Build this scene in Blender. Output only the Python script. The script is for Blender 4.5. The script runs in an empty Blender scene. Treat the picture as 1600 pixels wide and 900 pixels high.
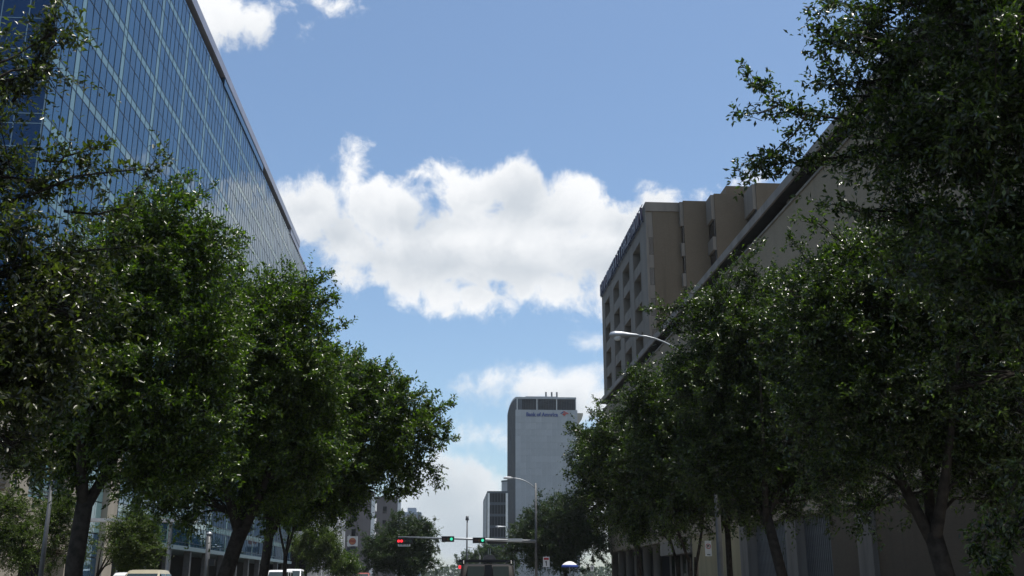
import bpy, bmesh, math, random
import numpy as np
from mathutils import Vector
R = math.radians
sc = bpy.context.scene
COL = sc.collection
random.seed(7)

# ------------------------------------------------------------------ camera
YAW, PITCH, FPX, EYE = R(3.485), R(16.011), 1610.0, 1.3
cd = bpy.data.cameras.new("camera")
cam = bpy.data.objects.new("camera", cd); COL.objects.link(cam)
cam.location = (0, 0, EYE)
cam.rotation_euler = (R(90) + PITCH, 0, -YAW)
cd.sensor_width = 36.0
cd.lens = 36.0 * FPX / 1600.0
cd.clip_start = 0.1
cd.clip_end = 12000
sc.camera = cam

# ------------------------------------------------------------------ light
SUN_EL, SUN_AZ = R(78), R(72)          # azimuth from the street direction (+Y) towards +X
SKY_STRENGTH, EXPOSURE = 0.12, 0.0
sd = bpy.data.lights.new("sun", 'SUN')
sun = bpy.data.objects.new("sun", sd); COL.objects.link(sun)
sd.energy = 4.8
sd.angle = R(0.53)
sd.color = (1.0, 0.95, 0.87)
sdir = Vector((math.sin(SUN_AZ) * math.cos(SUN_EL), math.cos(SUN_AZ) * math.cos(SUN_EL), math.sin(SUN_EL)))
sun.rotation_euler = sdir.to_track_quat('Z', 'Y').to_euler()
sc.view_settings.view_transform = 'Standard'
sc.view_settings.look = 'None'
sc.view_settings.exposure = EXPOSURE
sc.view_settings.gamma = 1.0
sc.view_settings.use_curve_mapping = False
sc.cycles.max_bounces = 8
sc.cycles.transparent_max_bounces = 8

# pixel of the photograph -> direction / point in the place
_R = np.array([[math.cos(YAW), -math.sin(YAW), 0],
               [-math.sin(YAW) * math.sin(PITCH), -math.cos(YAW) * math.sin(PITCH), math.cos(PITCH)],
               [math.sin(YAW) * math.cos(PITCH), math.cos(YAW) * math.cos(PITCH), math.sin(PITCH)]])
def ray(x, y):
    v = _R.T @ np.array([x - 800.0, 450.0 - y, FPX]); return v / np.linalg.norm(v)
def atY(x, y, Y): r = ray(x, y); return np.array([0, 0, EYE]) + r * (Y / r[1])
def atX(x, y, X): r = ray(x, y); return np.array([0, 0, EYE]) + r * (X / r[0])
def gz(Y):                                   # the street climbs a little towards the crossing
    t = min(1, max(0, (Y - 30) / 110.0)); return 0.9 * t * t * (3 - 2 * t)

# ------------------------------------------------------------------ world: sky and cumulus clouds
world = bpy.data.worlds.new("World"); sc.world = world; world.use_nodes = True
class NT:
    def __init__(s, nt): s.nt = nt; s.n = nt.nodes; s.l = nt.links
    def node(s, t, **k):
        n = s.n.new(t)
        for a, b in k.items(): setattr(n, a, b)
        return n
    def put(s, sock, v):
        if isinstance(v, bpy.types.NodeSocket): s.l.new(v, sock)
        else: sock.default_value = v
    def math(s, op, a, b=0.0, c=None, clamp=False):
        n = s.node('ShaderNodeMath', operation=op); n.use_clamp = clamp
        s.put(n.inputs[0], a); s.put(n.inputs[1], b)
        if c is not None: s.put(n.inputs[2], c)
        return n.outputs[0]
    def vmath(s, op, a, b=None, out=0):
        n = s.node('ShaderNodeVectorMath', operation=op); s.put(n.inputs[0], a)
        if b is not None: s.put(n.inputs[1], b)
        return n.outputs[out]
    def noise(s, vec, scale, detail=4, rough=0.5, dist=0.0):
        n = s.node('ShaderNodeTexNoise'); s.put(n.inputs['Vector'], vec)
        n.inputs['Scale'].default_value = scale; n.inputs['Detail'].default_value = detail
        n.inputs['Roughness'].default_value = rough; n.inputs['Distortion'].default_value = dist
        return n.outputs
    def rng(s, v, a, b, c=0.0, d=1.0, smooth=True):
        n = s.node('ShaderNodeMapRange', interpolation_type='SMOOTHSTEP' if smooth else 'LINEAR')
        s.put(n.inputs['Value'], v)
        for k, x in zip(('From Min', 'From Max', 'To Min', 'To Max'), (a, b, c, d)): s.put(n.inputs[k], x)
        return n.outputs[0]
    def mix(s, f, a, b, mode='MIX'):
        n = s.node('ShaderNodeMix', data_type='RGBA', blend_type=mode)
        s.put(n.inputs['Factor'], f); s.put(n.inputs['A'], a); s.put(n.inputs['B'], b)
        return n.outputs['Result']
W = NT(world.node_tree)
bgn = W.n['Background']
sky = W.node('ShaderNodeTexSky'); sky.sky_type = 'NISHITA'
sky.sun_disc = False; sky.sun_elevation = SUN_EL; sky.sun_rotation = SUN_AZ
sky.air_density = 1.0; sky.dust_density = 1.0; sky.ozone_density = 1.5
tc = W.node('ShaderNodeTexCoord')
dirv = W.vmath('NORMALIZE', tc.outputs['Generated'])
sep = W.node('ShaderNodeSeparateXYZ'); W.l.new(dirv, sep.inputs[0])
az = W.math('ARCTAN2', sep.outputs[0], sep.outputs[1])
el = W.math('ARCSINE', sep.outputs[2])
cmb = W.node('ShaderNodeCombineXYZ')
W.l.new(W.math('MULTIPLY', az, 57.29578), cmb.inputs[0]); W.l.new(W.math('MULTIPLY', el, 57.29578), cmb.inputs[1])
AE = cmb.outputs[0]
def sky_pt(x, y):
    r = ray(x, y); return math.degrees(math.atan2(r[0], r[1])), math.degrees(math.asin(r[2]))
def blob(x, y, rx, ry):
    a, e = sky_pt(x, y); ax, _ = sky_pt(x + rx, y); _, ey = sky_pt(x, y - ry)
    ra, re = abs(ax - a), abs(ey - e)
    v = W.vmath('DIVIDE', W.vmath('SUBTRACT', AE, (a, e, 0)), (ra, re, 1))
    L = W.vmath('LENGTH', v, out=1)
    return W.math('MULTIPLY', W.math('SUBTRACT', 1.0, L), min(ra, re))
def union(blobs, k=0.35):
    f = None
    for b in blobs:
        d = blob(*b); f = d if f is None else W.math('SMOOTH_MAX', f, d, k)
    return f
# cumulus masses over the street, each an ellipse of sky
BIG = [(480, 325, 62, 60), (553, 284, 30, 54), (566, 306, 46, 30), (600, 330, 85, 62), (550, 385, 60, 52), (640, 405, 85, 62), (553, 425, 34, 22),
       (690, 272, 52, 12), (740, 300, 62, 52), (800, 295, 52, 55), (740, 385, 115, 72), (700, 462, 90, 34), (840, 365, 90, 80),
       (905, 330, 62, 68), (865, 450, 95, 42), (905, 395, 95, 62), (990, 415, 90, 66), (950, 400, 80, 60), (965, 375, 82, 76), (1015, 325, 45, 30), (955, 445, 70, 42), (1080, 390, 80, 62),
       (1096, 303, 14, 12), (1150, 283, 24, 9), (1160, 400, 70, 60), (1250, 420, 80, 40)]
TOPL = [(335, 25, 62, 62), (395, 35, 32, 45), (300, 40, 60, 50), (450, 4, 50, 10), (484, 36, 12, 24), (500, 6, 22, 14), (1365, 62, 20, 17)]
LOW = [(850, 605, 92, 36), (782, 592, 32, 18), (905, 615, 60, 44), (940, 630, 60, 40), (800, 632, 40, 10), (770, 685, 55, 24), (840, 690, 70, 30),
       (700, 758, 75, 56), (745, 775, 65, 56), (660, 800, 70, 66), (720, 830, 110, 66), (560, 830, 120, 60), (830, 830, 120, 60),
       (590, 600, 40, 24), (560, 640, 50, 30), (910, 535, 14, 6), (1000, 800, 140, 60), (420, 830, 120, 70), (1180, 820, 140, 60), (250, 820, 140, 60)]
D = union(BIG + TOPL); DL = union(LOW, 0.6)
warp = W.noise(dirv, 9.0, 3, 0.5)
wv = W.vmath('MULTIPLY', W.vmath('SUBTRACT', warp['Color'], (0.5, 0.5, 0.5)), (0.05, 0.05, 0.05))
dw = W.vmath('ADD', dirv, wv)
n1 = W.noise(dw, 26.0, 9, 0.62)
n2 = W.noise(dw, 11.0, 6, 0.55)
edge = W.math('MULTIPLY', W.math('SUBTRACT', n1['Fac'], 0.5), 4.2)
edge = W.math('ADD', edge, W.math('MULTIPLY', W.math('SUBTRACT', n2['Fac'], 0.5), 1.9))
Dn = W.math('ADD', D, edge)
# scattered cumulus over the rest of the sky
far_n = W.noise(dirv, 3.2, 8, 0.6)
Fn = W.math('MULTIPLY', W.math('SUBTRACT', far_n['Fac'], 0.56), 22.0)
side = W.math('MAXIMUM', W.rng(W.math('ABSOLUTE', W.math('MULTIPLY', az, 57.29578)), 30, 40), W.rng(W.math('MULTIPLY', el, 57.29578), 36, 46))
Fn = W.math('ADD', W.math('MULTIPLY', Fn, side), W.math('MULTIPLY', W.math('SUBTRACT', side, 1.0), 4.0))
Dn = W.math('MAXIMUM', Dn, Fn)
alpha = W.rng(Dn, -0.3, 0.8)
Dl = W.math('ADD', DL, W.math('MULTIPLY', edge, 0.9))
alpha = W.math('MAXIMUM', alpha, W.math('MULTIPLY', W.rng(Dl, -0.4, 1.1), 0.95))
# grey, shaded undersides
GREY = [(530, 372, 50, 34), (600, 405, 70, 26), (700, 415, 110, 22), (830, 425, 110, 24), (800, 320, 46, 36), (935, 415, 90, 34), (880, 350, 50, 24), (640, 350, 60, 22), (470, 330, 30, 22), (690, 780, 60, 46), (740, 840, 80, 50), (970, 350, 40, 22), (840, 640, 60, 14), (360, 66, 40, 12)]
g = W.math('ADD', union(GREY, 0.8), W.math('MULTIPLY', W.math('SUBTRACT', n2['Fac'], 0.5), 3.6))
g = W.math('ADD', g, W.math('MULTIPLY', W.math('SUBTRACT', n1['Fac'], 0.5), 2.5))
gm = W.rng(g, -1.6, 1.7)
k = 1.0 / SKY_STRENGTH
ccol = W.mix(gm, (1.02 * k, 1.03 * k, 1.04 * k, 1), (0.63 * k, 0.68 * k, 0.735 * k, 1))
hz = W.rng(W.math('MULTIPLY', el, 57.29578), 1.0, 10.0, 1.0, 0.0)
ccol = W.mix(W.math('MULTIPLY', hz, 0.55), ccol, (0.50 * k, 0.58 * k, 0.65 * k, 1))
skc = W.mix(1.0, sky.outputs[0], (1.13, 1.22, 1.25, 1), 'MULTIPLY')
W.l.new(W.mix(W.math('MULTIPLY', alpha, 0.97), skc, ccol), bgn.inputs['Color'])
bgn.inputs['Strength'].default_value = SKY_STRENGTH

# ------------------------------------------------------------------ materials
def mat(name, c, rough=0.7, spec=0.5, metal=0.0, var=0.0, vscale=2.0, c2=None, bump=0.0, ior=None, streak=False):
    m = bpy.data.materials.new(name); m.use_nodes = True
    T = NT(m.node_tree); b = T.n['Principled BSDF']
    b.inputs['Roughness'].default_value = rough; b.inputs['Metallic'].default_value = metal
    b.inputs['Specular IOR Level'].default_value = spec
    if ior: b.inputs['IOR'].default_value = ior
    c = (*c, 1)
    b.inputs['Base Color'].default_value = c
    if var or c2:
        t = T.node('ShaderNodeTexCoord')
        v = t.outputs['Object']
        if streak:
            v = T.vmath('MULTIPLY', v, (1.0, 1.0, 0.12))
        n = T.noise(v, vscale, 6, 0.6)
        hi = (*c2, 1) if c2 else tuple(min(1, x * (1 + var)) for x in c[:3]) + (1,)
        lo = tuple(x * (1 - var) for x in c[:3]) + (1,)
        T.l.new(T.mix(T.rng(n['Fac'], 0.3, 0.7), lo, hi), b.inputs['Base Color'])
        if bump:
            bp = T.node('ShaderNodeBump'); bp.inputs['Strength'].default_value = bump
            n3 = T.noise(t.outputs['Object'], vscale * 6, 4, 0.6)
            T.l.new(n3['Fac'], bp.inputs['Height']); T.l.new(bp.outputs[0], b.inputs['Normal'])
    return m
def brick_mat(name, c1, c2, mortar, scale, axis):
    m = mat(name, c1, 0.85, 0.3); T = NT(m.node_tree); b = T.n['Principled BSDF']
    t = T.node('ShaderNodeTexCoord'); s = T.node('ShaderNodeSeparateXYZ'); T.l.new(t.outputs['Object'], s.inputs[0])
    cb = T.node('ShaderNodeCombineXYZ'); T.l.new(T.math('ADD', s.outputs[0], s.outputs[1]), cb.inputs[0]); T.l.new(s.outputs[2], cb.inputs[1])
    br = T.node('ShaderNodeTexBrick'); T.l.new(cb.outputs[0], br.inputs['Vector'])
    br.inputs['Color1'].default_value = (*c1, 1); br.inputs['Color2'].default_value = (*c2, 1); br.inputs['Mortar'].default_value = (*mortar, 1)
    br.inputs['Scale'].default_value = scale; br.inputs['Mortar Size'].default_value = 0.015
    n = T.noise(t.outputs['Object'], 0.35, 6, 0.65)
    base = T.mix(T.rng(n['Fac'], 0.25, 0.75, 0.0, 0.55), br.outputs['Color'], tuple(x * 0.72 for x in c1) + (1,))
    st = T.noise(T.vmath('MULTIPLY', t.outputs['Object'], (0.9, 0.9, 0.05)), 1.0, 7, 0.7)
    T.l.new(T.mix(T.rng(st['Fac'], 0.5, 0.75, 0.0, 0.5), base, tuple(x * 0.55 for x in c1) + (1,)), b.inputs['Base Color'])
    return m
def island_glass(name, c, ior, rough=0.015, var=0.35, tint=None):
    m = mat(name, c, rough, 0.5, ior=ior); T = NT(m.node_tree); b = T.n['Principled BSDF']
    if tint: b.inputs['Specular Tint'].default_value = (*tint, 1)
    g_ = T.node('ShaderNodeNewGeometry'); oi = T.node('ShaderNodeObjectInfo')
    r = T.math('FRACT', T.math('ADD', T.math('MULTIPLY', g_.outputs['Random Per Island'], 7.3), oi.outputs['Random']))
    T.l.new(T.mix(r, tuple(x * (1 - var) for x in c) + (1,), tuple(x * (1 + var) for x in c) + (1,)), b.inputs['Base Color'])
    return m
def leaf_mat(name, lo, hi, rough=0.30, trans=0.36, spec=0.7, pw=2.2):
    m = bpy.data.materials.new(name); m.use_nodes = True
    T = NT(m.node_tree); b = T.n['Principled BSDF']; out = T.n['Material Output']
    g_ = T.node('ShaderNodeNewGeometry')
    col = T.mix(T.math('POWER', g_.outputs['Random Per Island'], pw), (*lo, 1), (*hi, 1))
    T.l.new(col, b.inputs['Base Color']); b.inputs['Specular IOR Level'].default_value = spec
    rr = T.math('FRACT', T.math('MULTIPLY', g_.outputs['Random Per Island'], 37.0))
    T.l.new(T.rng(rr, 0, 1, rough - 0.08, rough + 0.14, False), b.inputs['Roughness'])
    tr = T.node('ShaderNodeBsdfTranslucent')
    T.l.new(T.mix(1.0, col, (1.5, 2.1, 0.5, 1), 'MULTIPLY'), tr.inputs['Color'])
    mx = T.node('ShaderNodeMixShader'); mx.inputs[0].default_value = trans
    T.l.new(b.outputs[0], mx.inputs[1]); T.l.new(tr.outputs[0], mx.inputs[2]); T.l.new(mx.outputs[0], out.inputs['Surface'])
    return m
def emit_mat(name, c, s):
    m = mat(name, c, 0.3); b = m.node_tree.nodes['Principled BSDF']
    b.inputs['Emission Color'].default_value = (*c, 1); b.inputs['Emission Strength'].default_value = s
    return m
M = dict(
    asphalt=mat('asphalt', (0.05, 0.05, 0.052), 0.9, 0.3, var=0.3, vscale=1.5, bump=0.2),
    concrete=mat('pavement_concrete', (0.21, 0.20, 0.185), 0.9, 0.3, var=0.2, vscale=1.2),
    soil=mat('planted_ground', (0.055, 0.065, 0.042), 0.95, 0.1, var=0.5, vscale=0.8),
    marking=mat('road_paint', (0.75, 0.75, 0.7), 0.7, var=0.15, vscale=5),
    yellow=mat('yellow_road_paint', (0.7, 0.45, 0.04), 0.7, var=0.15, vscale=5),
    glass=island_glass('blue_facade_glass', (0.010, 0.040, 0.085), 2.55, tint=(0.50, 0.80, 1.0)),
    spandrel=island_glass('teal_spandrel_glass', (0.17, 0.29, 0.30), 1.75, 0.04, 0.12),
    endglass=island_glass('dim_reflection_glass', (0.005, 0.020, 0.065), 1.8, tint=(0.45, 0.7, 1.0)),  # facade glass again, the end's dimmer reflection painted in as darker blue
    mullion=mat('dark_mullion', (0.016, 0.034, 0.052), 0.4, 0.5, 0.3),
    palemull=mat('pale_mullion', (0.22, 0.30, 0.34), 0.4, 0.5, 0.5),
    fascia=mat('lilac_metal', (0.34, 0.34, 0.40), 0.45, 0.5, 0.2, var=0.08, vscale=0.5),
    louvre=mat('dark_louvre', (0.035, 0.03, 0.028), 0.6),
    limestone=mat('limestone_panel', (0.42, 0.375, 0.30), 0.85, 0.3, var=0.12, vscale=0.8, streak=True),
    darkroom=mat('dark_interior_and_shade', (0.012, 0.012, 0.013), 0.8, 0.2, var=0.3),
    steel=mat('galvanised_steel', (0.40, 0.42, 0.44), 0.45, 0.5, 0.55, var=0.12, vscale=3),
    greysteel=mat('grey_painted_steel', (0.10, 0.105, 0.11), 0.5, 0.5, 0.3, var=0.15, vscale=3),
    whitesteel=mat('white_painted_steel', (0.78, 0.79, 0.8), 0.4, var=0.06, vscale=3),
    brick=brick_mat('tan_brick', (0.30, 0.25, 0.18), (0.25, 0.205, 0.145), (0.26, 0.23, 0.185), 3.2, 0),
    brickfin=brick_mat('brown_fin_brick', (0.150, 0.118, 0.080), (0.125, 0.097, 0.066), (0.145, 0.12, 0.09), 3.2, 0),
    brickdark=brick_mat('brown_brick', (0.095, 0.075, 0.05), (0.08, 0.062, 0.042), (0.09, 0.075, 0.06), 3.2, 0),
    cast=mat('cast_concrete', (0.20, 0.178, 0.15), 0.85, 0.3, var=0.14, vscale=0.7, streak=True),
    paleslab=mat('pale_concrete_ledge', (0.23, 0.21, 0.19), 0.8, 0.3, var=0.2, vscale=0.9, streak=True),
    cream=mat('cream_panel', (0.27, 0.23, 0.135), 0.85, 0.3, var=0.15, vscale=0.8, streak=True),
    castdark=mat('dark_streaked_concrete', (0.15, 0.14, 0.125), 0.9, 0.2, var=0.25, vscale=0.8, streak=True),  # darker than the cast concrete, tone varied in vertical streaks
    castlight=mat('light_cast_concrete', (0.185, 0.165, 0.14), 0.85, 0.3, var=0.14, vscale=0.7, streak=True),
    winglass=island_glass('dark_window_glass', (0.012, 0.013, 0.014), 1.5, 0.05),
    greenglass=island_glass('greenish_window_glass', (0.03, 0.05, 0.055), 1.5, 0.08),
    rooflass=mat('dark_roof_glass', (0.010, 0.012, 0.015), 0.6, 0.12),
    letters=mat('dark_sign_metal', (0.025, 0.022, 0.05), 0.35, 0.5, 0.4),
    marble=mat('grey_marble', (0.36, 0.37, 0.385), 0.6, 0.4, var=0.10, vscale=0.35, streak=True),
    bankdark=mat('dark_fin_metal', (0.055, 0.07, 0.085), 0.5, 0.5, 0.2, var=0.2, vscale=0.3),
    bankblue=mat('navy_letters', (0.012, 0.04, 0.20), 0.5),
    bankred=mat('red_emblem', (0.42, 0.035, 0.03), 0.5),
    whitestone=mat('white_stone', (0.72, 0.71, 0.69), 0.75, 0.3, var=0.08, vscale=0.6),
    grimy=mat('grey_brown_concrete', (0.17, 0.15, 0.145), 0.85, 0.3, var=0.15, vscale=0.3, streak=True),
    hazeblock=mat('haze_tinted_cladding', (0.26, 0.30, 0.36), 0.6, 0.4, var=0.12, vscale=0.1),  # blue of the distant haze put into the far tower's colour
    bark=mat('live_oak_bark', (0.035, 0.029, 0.024), 0.95, 0.2, var=0.45, vscale=6, bump=0.8),
    black=mat('black_housing', (0.012, 0.012, 0.014), 0.5),
    rubber=mat('tyre_rubber', (0.02, 0.02, 0.02), 0.8, var=0.2),
    chrome=mat('wheel_alloy', (0.55, 0.55, 0.56), 0.3, 0.5, 0.9, var=0.05),
    carglass=mat('tinted_car_glass', (0.02, 0.035, 0.035), 0.03, 0.5, ior=1.6, var=0.1),
    gold=mat('champagne_paint', (0.48, 0.43, 0.30), 0.28, 0.5, 0.3, var=0.04),
    white=mat('white_vehicle_paint', (0.78, 0.79, 0.8), 0.25, var=0.03),
    maroon=mat('rust_red_paint', (0.30, 0.07, 0.045), 0.3, var=0.05),
    darkpaint=mat('dark_brown_paint', (0.007, 0.006, 0.006), 0.6, 0.2, var=0.1),
    headlamp=mat('headlamp_lens', (0.7, 0.72, 0.74), 0.1, var=0.05),
    redlens=mat('unlit_red_lens', (0.25, 0.01, 0.01), 0.25, var=0.1),
    amberoff=mat('unlit_amber_lens', (0.10, 0.05, 0.005), 0.3, var=0.1),
    redoff=mat('dark_red_lens', (0.06, 0.006, 0.006), 0.3, var=0.1),
    greenoff=mat('dark_green_lens', (0.004, 0.04, 0.03), 0.3, var=0.1),
    red=emit_mat('lit_red_lens', (1.0, 0.03, 0.045), 1.3),
    green=emit_mat('lit_green_lens', (0.05, 0.85, 0.48), 0.9),
    signwhite=mat('sign_white', (0.72, 0.72, 0.7), 0.5, var=0.05),
    signred=mat('sign_red', (0.45, 0.03, 0.03), 0.5, var=0.05),
    signorange=mat('sign_orange', (0.50, 0.20, 0.10), 0.5, var=0.05),
    emblemred=mat('emblem_red', (0.38, 0.09, 0.06), 0.5, var=0.05),
    signblue=mat('sign_blue', (0.02, 0.06, 0.3), 0.5, var=0.05),
    canvas=mat('white_canvas', (0.8, 0.8, 0.76), 0.7, var=0.05),
    bluecanvas=mat('blue_canvas', (0.05, 0.10, 0.42), 0.7, var=0.08),
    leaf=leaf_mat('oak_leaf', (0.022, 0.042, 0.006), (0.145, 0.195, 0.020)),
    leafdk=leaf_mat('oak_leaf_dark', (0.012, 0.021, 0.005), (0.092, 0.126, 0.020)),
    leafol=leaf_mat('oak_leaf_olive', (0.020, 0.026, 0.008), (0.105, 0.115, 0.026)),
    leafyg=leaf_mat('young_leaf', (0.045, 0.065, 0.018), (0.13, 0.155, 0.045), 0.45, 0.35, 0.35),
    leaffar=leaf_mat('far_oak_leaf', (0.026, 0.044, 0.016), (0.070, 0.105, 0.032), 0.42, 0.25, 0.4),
)

# ------------------------------------------------------------------ builders
class MB:
    def __init__(s): s.v = []; s.f = []
    def quadbox(s, pts):                     # eight points: bottom loop, top loop
        b = len(s.v); s.v += [tuple(p) for p in pts]
        s.f += [(b+3, b+2, b+1, b), (b+4, b+5, b+6, b+7)] + [(b+i, b+(i+1) % 4, b+4+(i+1) % 4, b+4+i) for i in range(4)]
        return s
    def box(s, x0, x1, y0, y1, z0, z1):
        return s.quadbox([(x0, y0, z0), (x1, y0, z0), (x1, y1, z0), (x0, y1, z0), (x0, y0, z1), (x1, y0, z1), (x1, y1, z1), (x0, y1, z1)])
    def tube(s, pts, rad, n=8, cap=True):
        pts = [Vector(p) for p in pts]
        if not hasattr(rad, '__len__'): rad = [rad] * len(pts)
        b = len(s.v); prev = None
        for i, p in enumerate(pts):
            t = (pts[min(i+1, len(pts)-1)] - pts[max(i-1, 0)]).normalized()
            a = t.orthogonal().normalized() if prev is None else (prev - t * prev.dot(t)).normalized()
            prev = a; c = t.cross(a)
            for j in range(n):
                w = 2 * math.pi * j / n
                s.v.append(tuple(p + (a * math.cos(w) + c * math.sin(w)) * rad[i]))
        for i in range(len(pts) - 1):
            for j in range(n):
                s.f.append((b+i*n+j, b+i*n+(j+1) % n, b+(i+1)*n+(j+1) % n, b+(i+1)*n+j))
        if cap:
            s.f.append(tuple(b + j for j in reversed(range(n)))); e = b + (len(pts)-1)*n; s.f.append(tuple(e + j for j in range(n)))
        return s
    def lathe(s, prof, cx, cy, n=16):        # profile of (radius, z)
        b = len(s.v)
        for r, z in prof:
            for j in range(n):
                w = 2 * math.pi * j / n; s.v.append((cx + r * math.cos(w), cy + r * math.sin(w), z))
        for i in range(len(prof) - 1):
            for j in range(n):
                s.f.append((b+i*n+j, b+i*n+(j+1) % n, b+(i+1)*n+(j+1) % n, b+(i+1)*n+j))
        return s
    def prism(s, poly, lo, hi, axis='z'):    # polygon in two axes extruded along the third
        b = len(s.v); n = len(poly)
        for h in (lo, hi):
            for p, q in poly:
                s.v.append((p, q, h) if axis == 'z' else (p, h, q) if axis == 'y' else (h, p, q))
        s.f += [tuple(b + i for i in reversed(range(n))), tuple(b + n + i for i in range(n))]
        s.f += [(b+i, b+(i+1) % n, b+n+(i+1) % n, b+n+i) for i in range(n)]
        return s
    def mesh(s, name, m, smooth=False):
        me = bpy.data.meshes.new(name); me.from_pydata(s.v, [], s.f); me.materials.append(m)
        bm = bmesh.new(); bm.from_mesh(me); bmesh.ops.recalc_face_normals(bm, faces=bm.faces); bm.to_mesh(me); bm.free()
        if smooth: me.polygons.foreach_set('use_smooth', [True] * len(me.polygons))
        me.update(); return me
    def build(s, name, m, parent=None, smooth=False, kind=None):
        o = bpy.data.objects.new(name, s.mesh(name, m, smooth)); COL.objects.link(o)
        if parent is not None: o.parent = parent
        if kind: o['kind'] = kind
        return o
def box(name, m, parent, *a): return MB().box(*a).build(name, m, parent)
def tag(o, label, cat, group=None):
    o['label'] = label; o['category'] = cat
    if group: o['group'] = group
    return o
def thing(name, label, cat, loc=(0, 0, 0), group=None, rz=0.0):
    o = bpy.data.objects.new(name, None); COL.objects.link(o); o.location = loc; o.rotation_euler = (0, 0, rz); o.empty_display_size = 0.3
    return tag(o, label, cat, group)
def inst(name, me, parent, loc=(0, 0, 0), rot=(0, 0, 0), scale=(1, 1, 1)):
    o = bpy.data.objects.new(name, me); COL.objects.link(o); o.parent = parent; o.location = loc; o.rotation_euler = rot; o.scale = scale
    return o
def structure(o): o['kind'] = 'structure'; return o

# ------------------------------------------------------------------ ground, road, pavements
def sheet(name, m, xs, ys, dz):
    mb = MB()
    for y in ys:
        for x in xs: mb.v.append((x, y, gz(y) + dz))
    n = len(xs)
    for j in range(len(ys) - 1):
        for i in range(n - 1): mb.f.append((j*n+i, j*n+i+1, (j+1)*n+i+1, (j+1)*n+i))
    return structure(mb.build(name, m))
YS = [-200, -60, 0, 30] + [30 + 5.5 * i for i in range(1, 21)] + [200, 400, 900, 1800, 3000]
sheet('ground', M['soil'], [-3000, -600, -100, -40, 0, 40, 100, 600, 3000], YS, -0.02)
sheet('road', M['asphalt'], [-5.2, 0, 5.2], YS, 0.0)
sheet('service_road', M['asphalt'], [-17.5, -10.5], YS, 0.0)
def slab(name, m, x0, x1, top):
    mb = MB()
    ys = YS[1:-2]
    for a, b in zip(ys[:-1], ys[1:]):
        mb.quadbox([(x0, a, gz(a) - 0.3), (x1, a, gz(a) - 0.3), (x1, b, gz(b) - 0.3), (x0, b, gz(b) - 0.3), (x0, a, gz(a) + top), (x1, a, gz(a) + top), (x1, b, gz(b) + top), (x0, b, gz(b) + top)])
    return structure(mb.build(name, m))
slab('pavement', M['concrete'], 5.203, 21.0, 0.13)
slab('pavement', M['concrete'], -23.0, -17.503, 0.13)
slab('kerb', M['concrete'], -5.4, -5.203, 0.13)
slab('kerb', M['concrete'], -10.497, -10.3, 0.13)
slab('planting_strip', M['soil'], -10.297, -5.403, 0.10)
mk = MB()
for i in range(24):
    y = 4 + i * 9.0
    for x in (-1.75, 1.75): mk.quadbox([(x-.06, y, gz(y)+.001), (x+.06, y, gz(y)+.001), (x+.06, y+3, gz(y+3)+.001), (x-.06, y+3, gz(y+3)+.001), (x-.06, y, gz(y)+.005), (x+.06, y, gz(y)+.005), (x+.06, y+3, gz(y+3)+.005), (x-.06, y+3, gz(y+3)+.005)])
structure(mk.build('road_marking', M['marking']))
mk = MB(); z = gz(104)
for i in range(8): mk.box(-5 + i*1.3, -4.4 + i*1.3, 104, 107, z + .03, z + .04)
structure(mk.build('crossing_marking', M['marking']))

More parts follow.
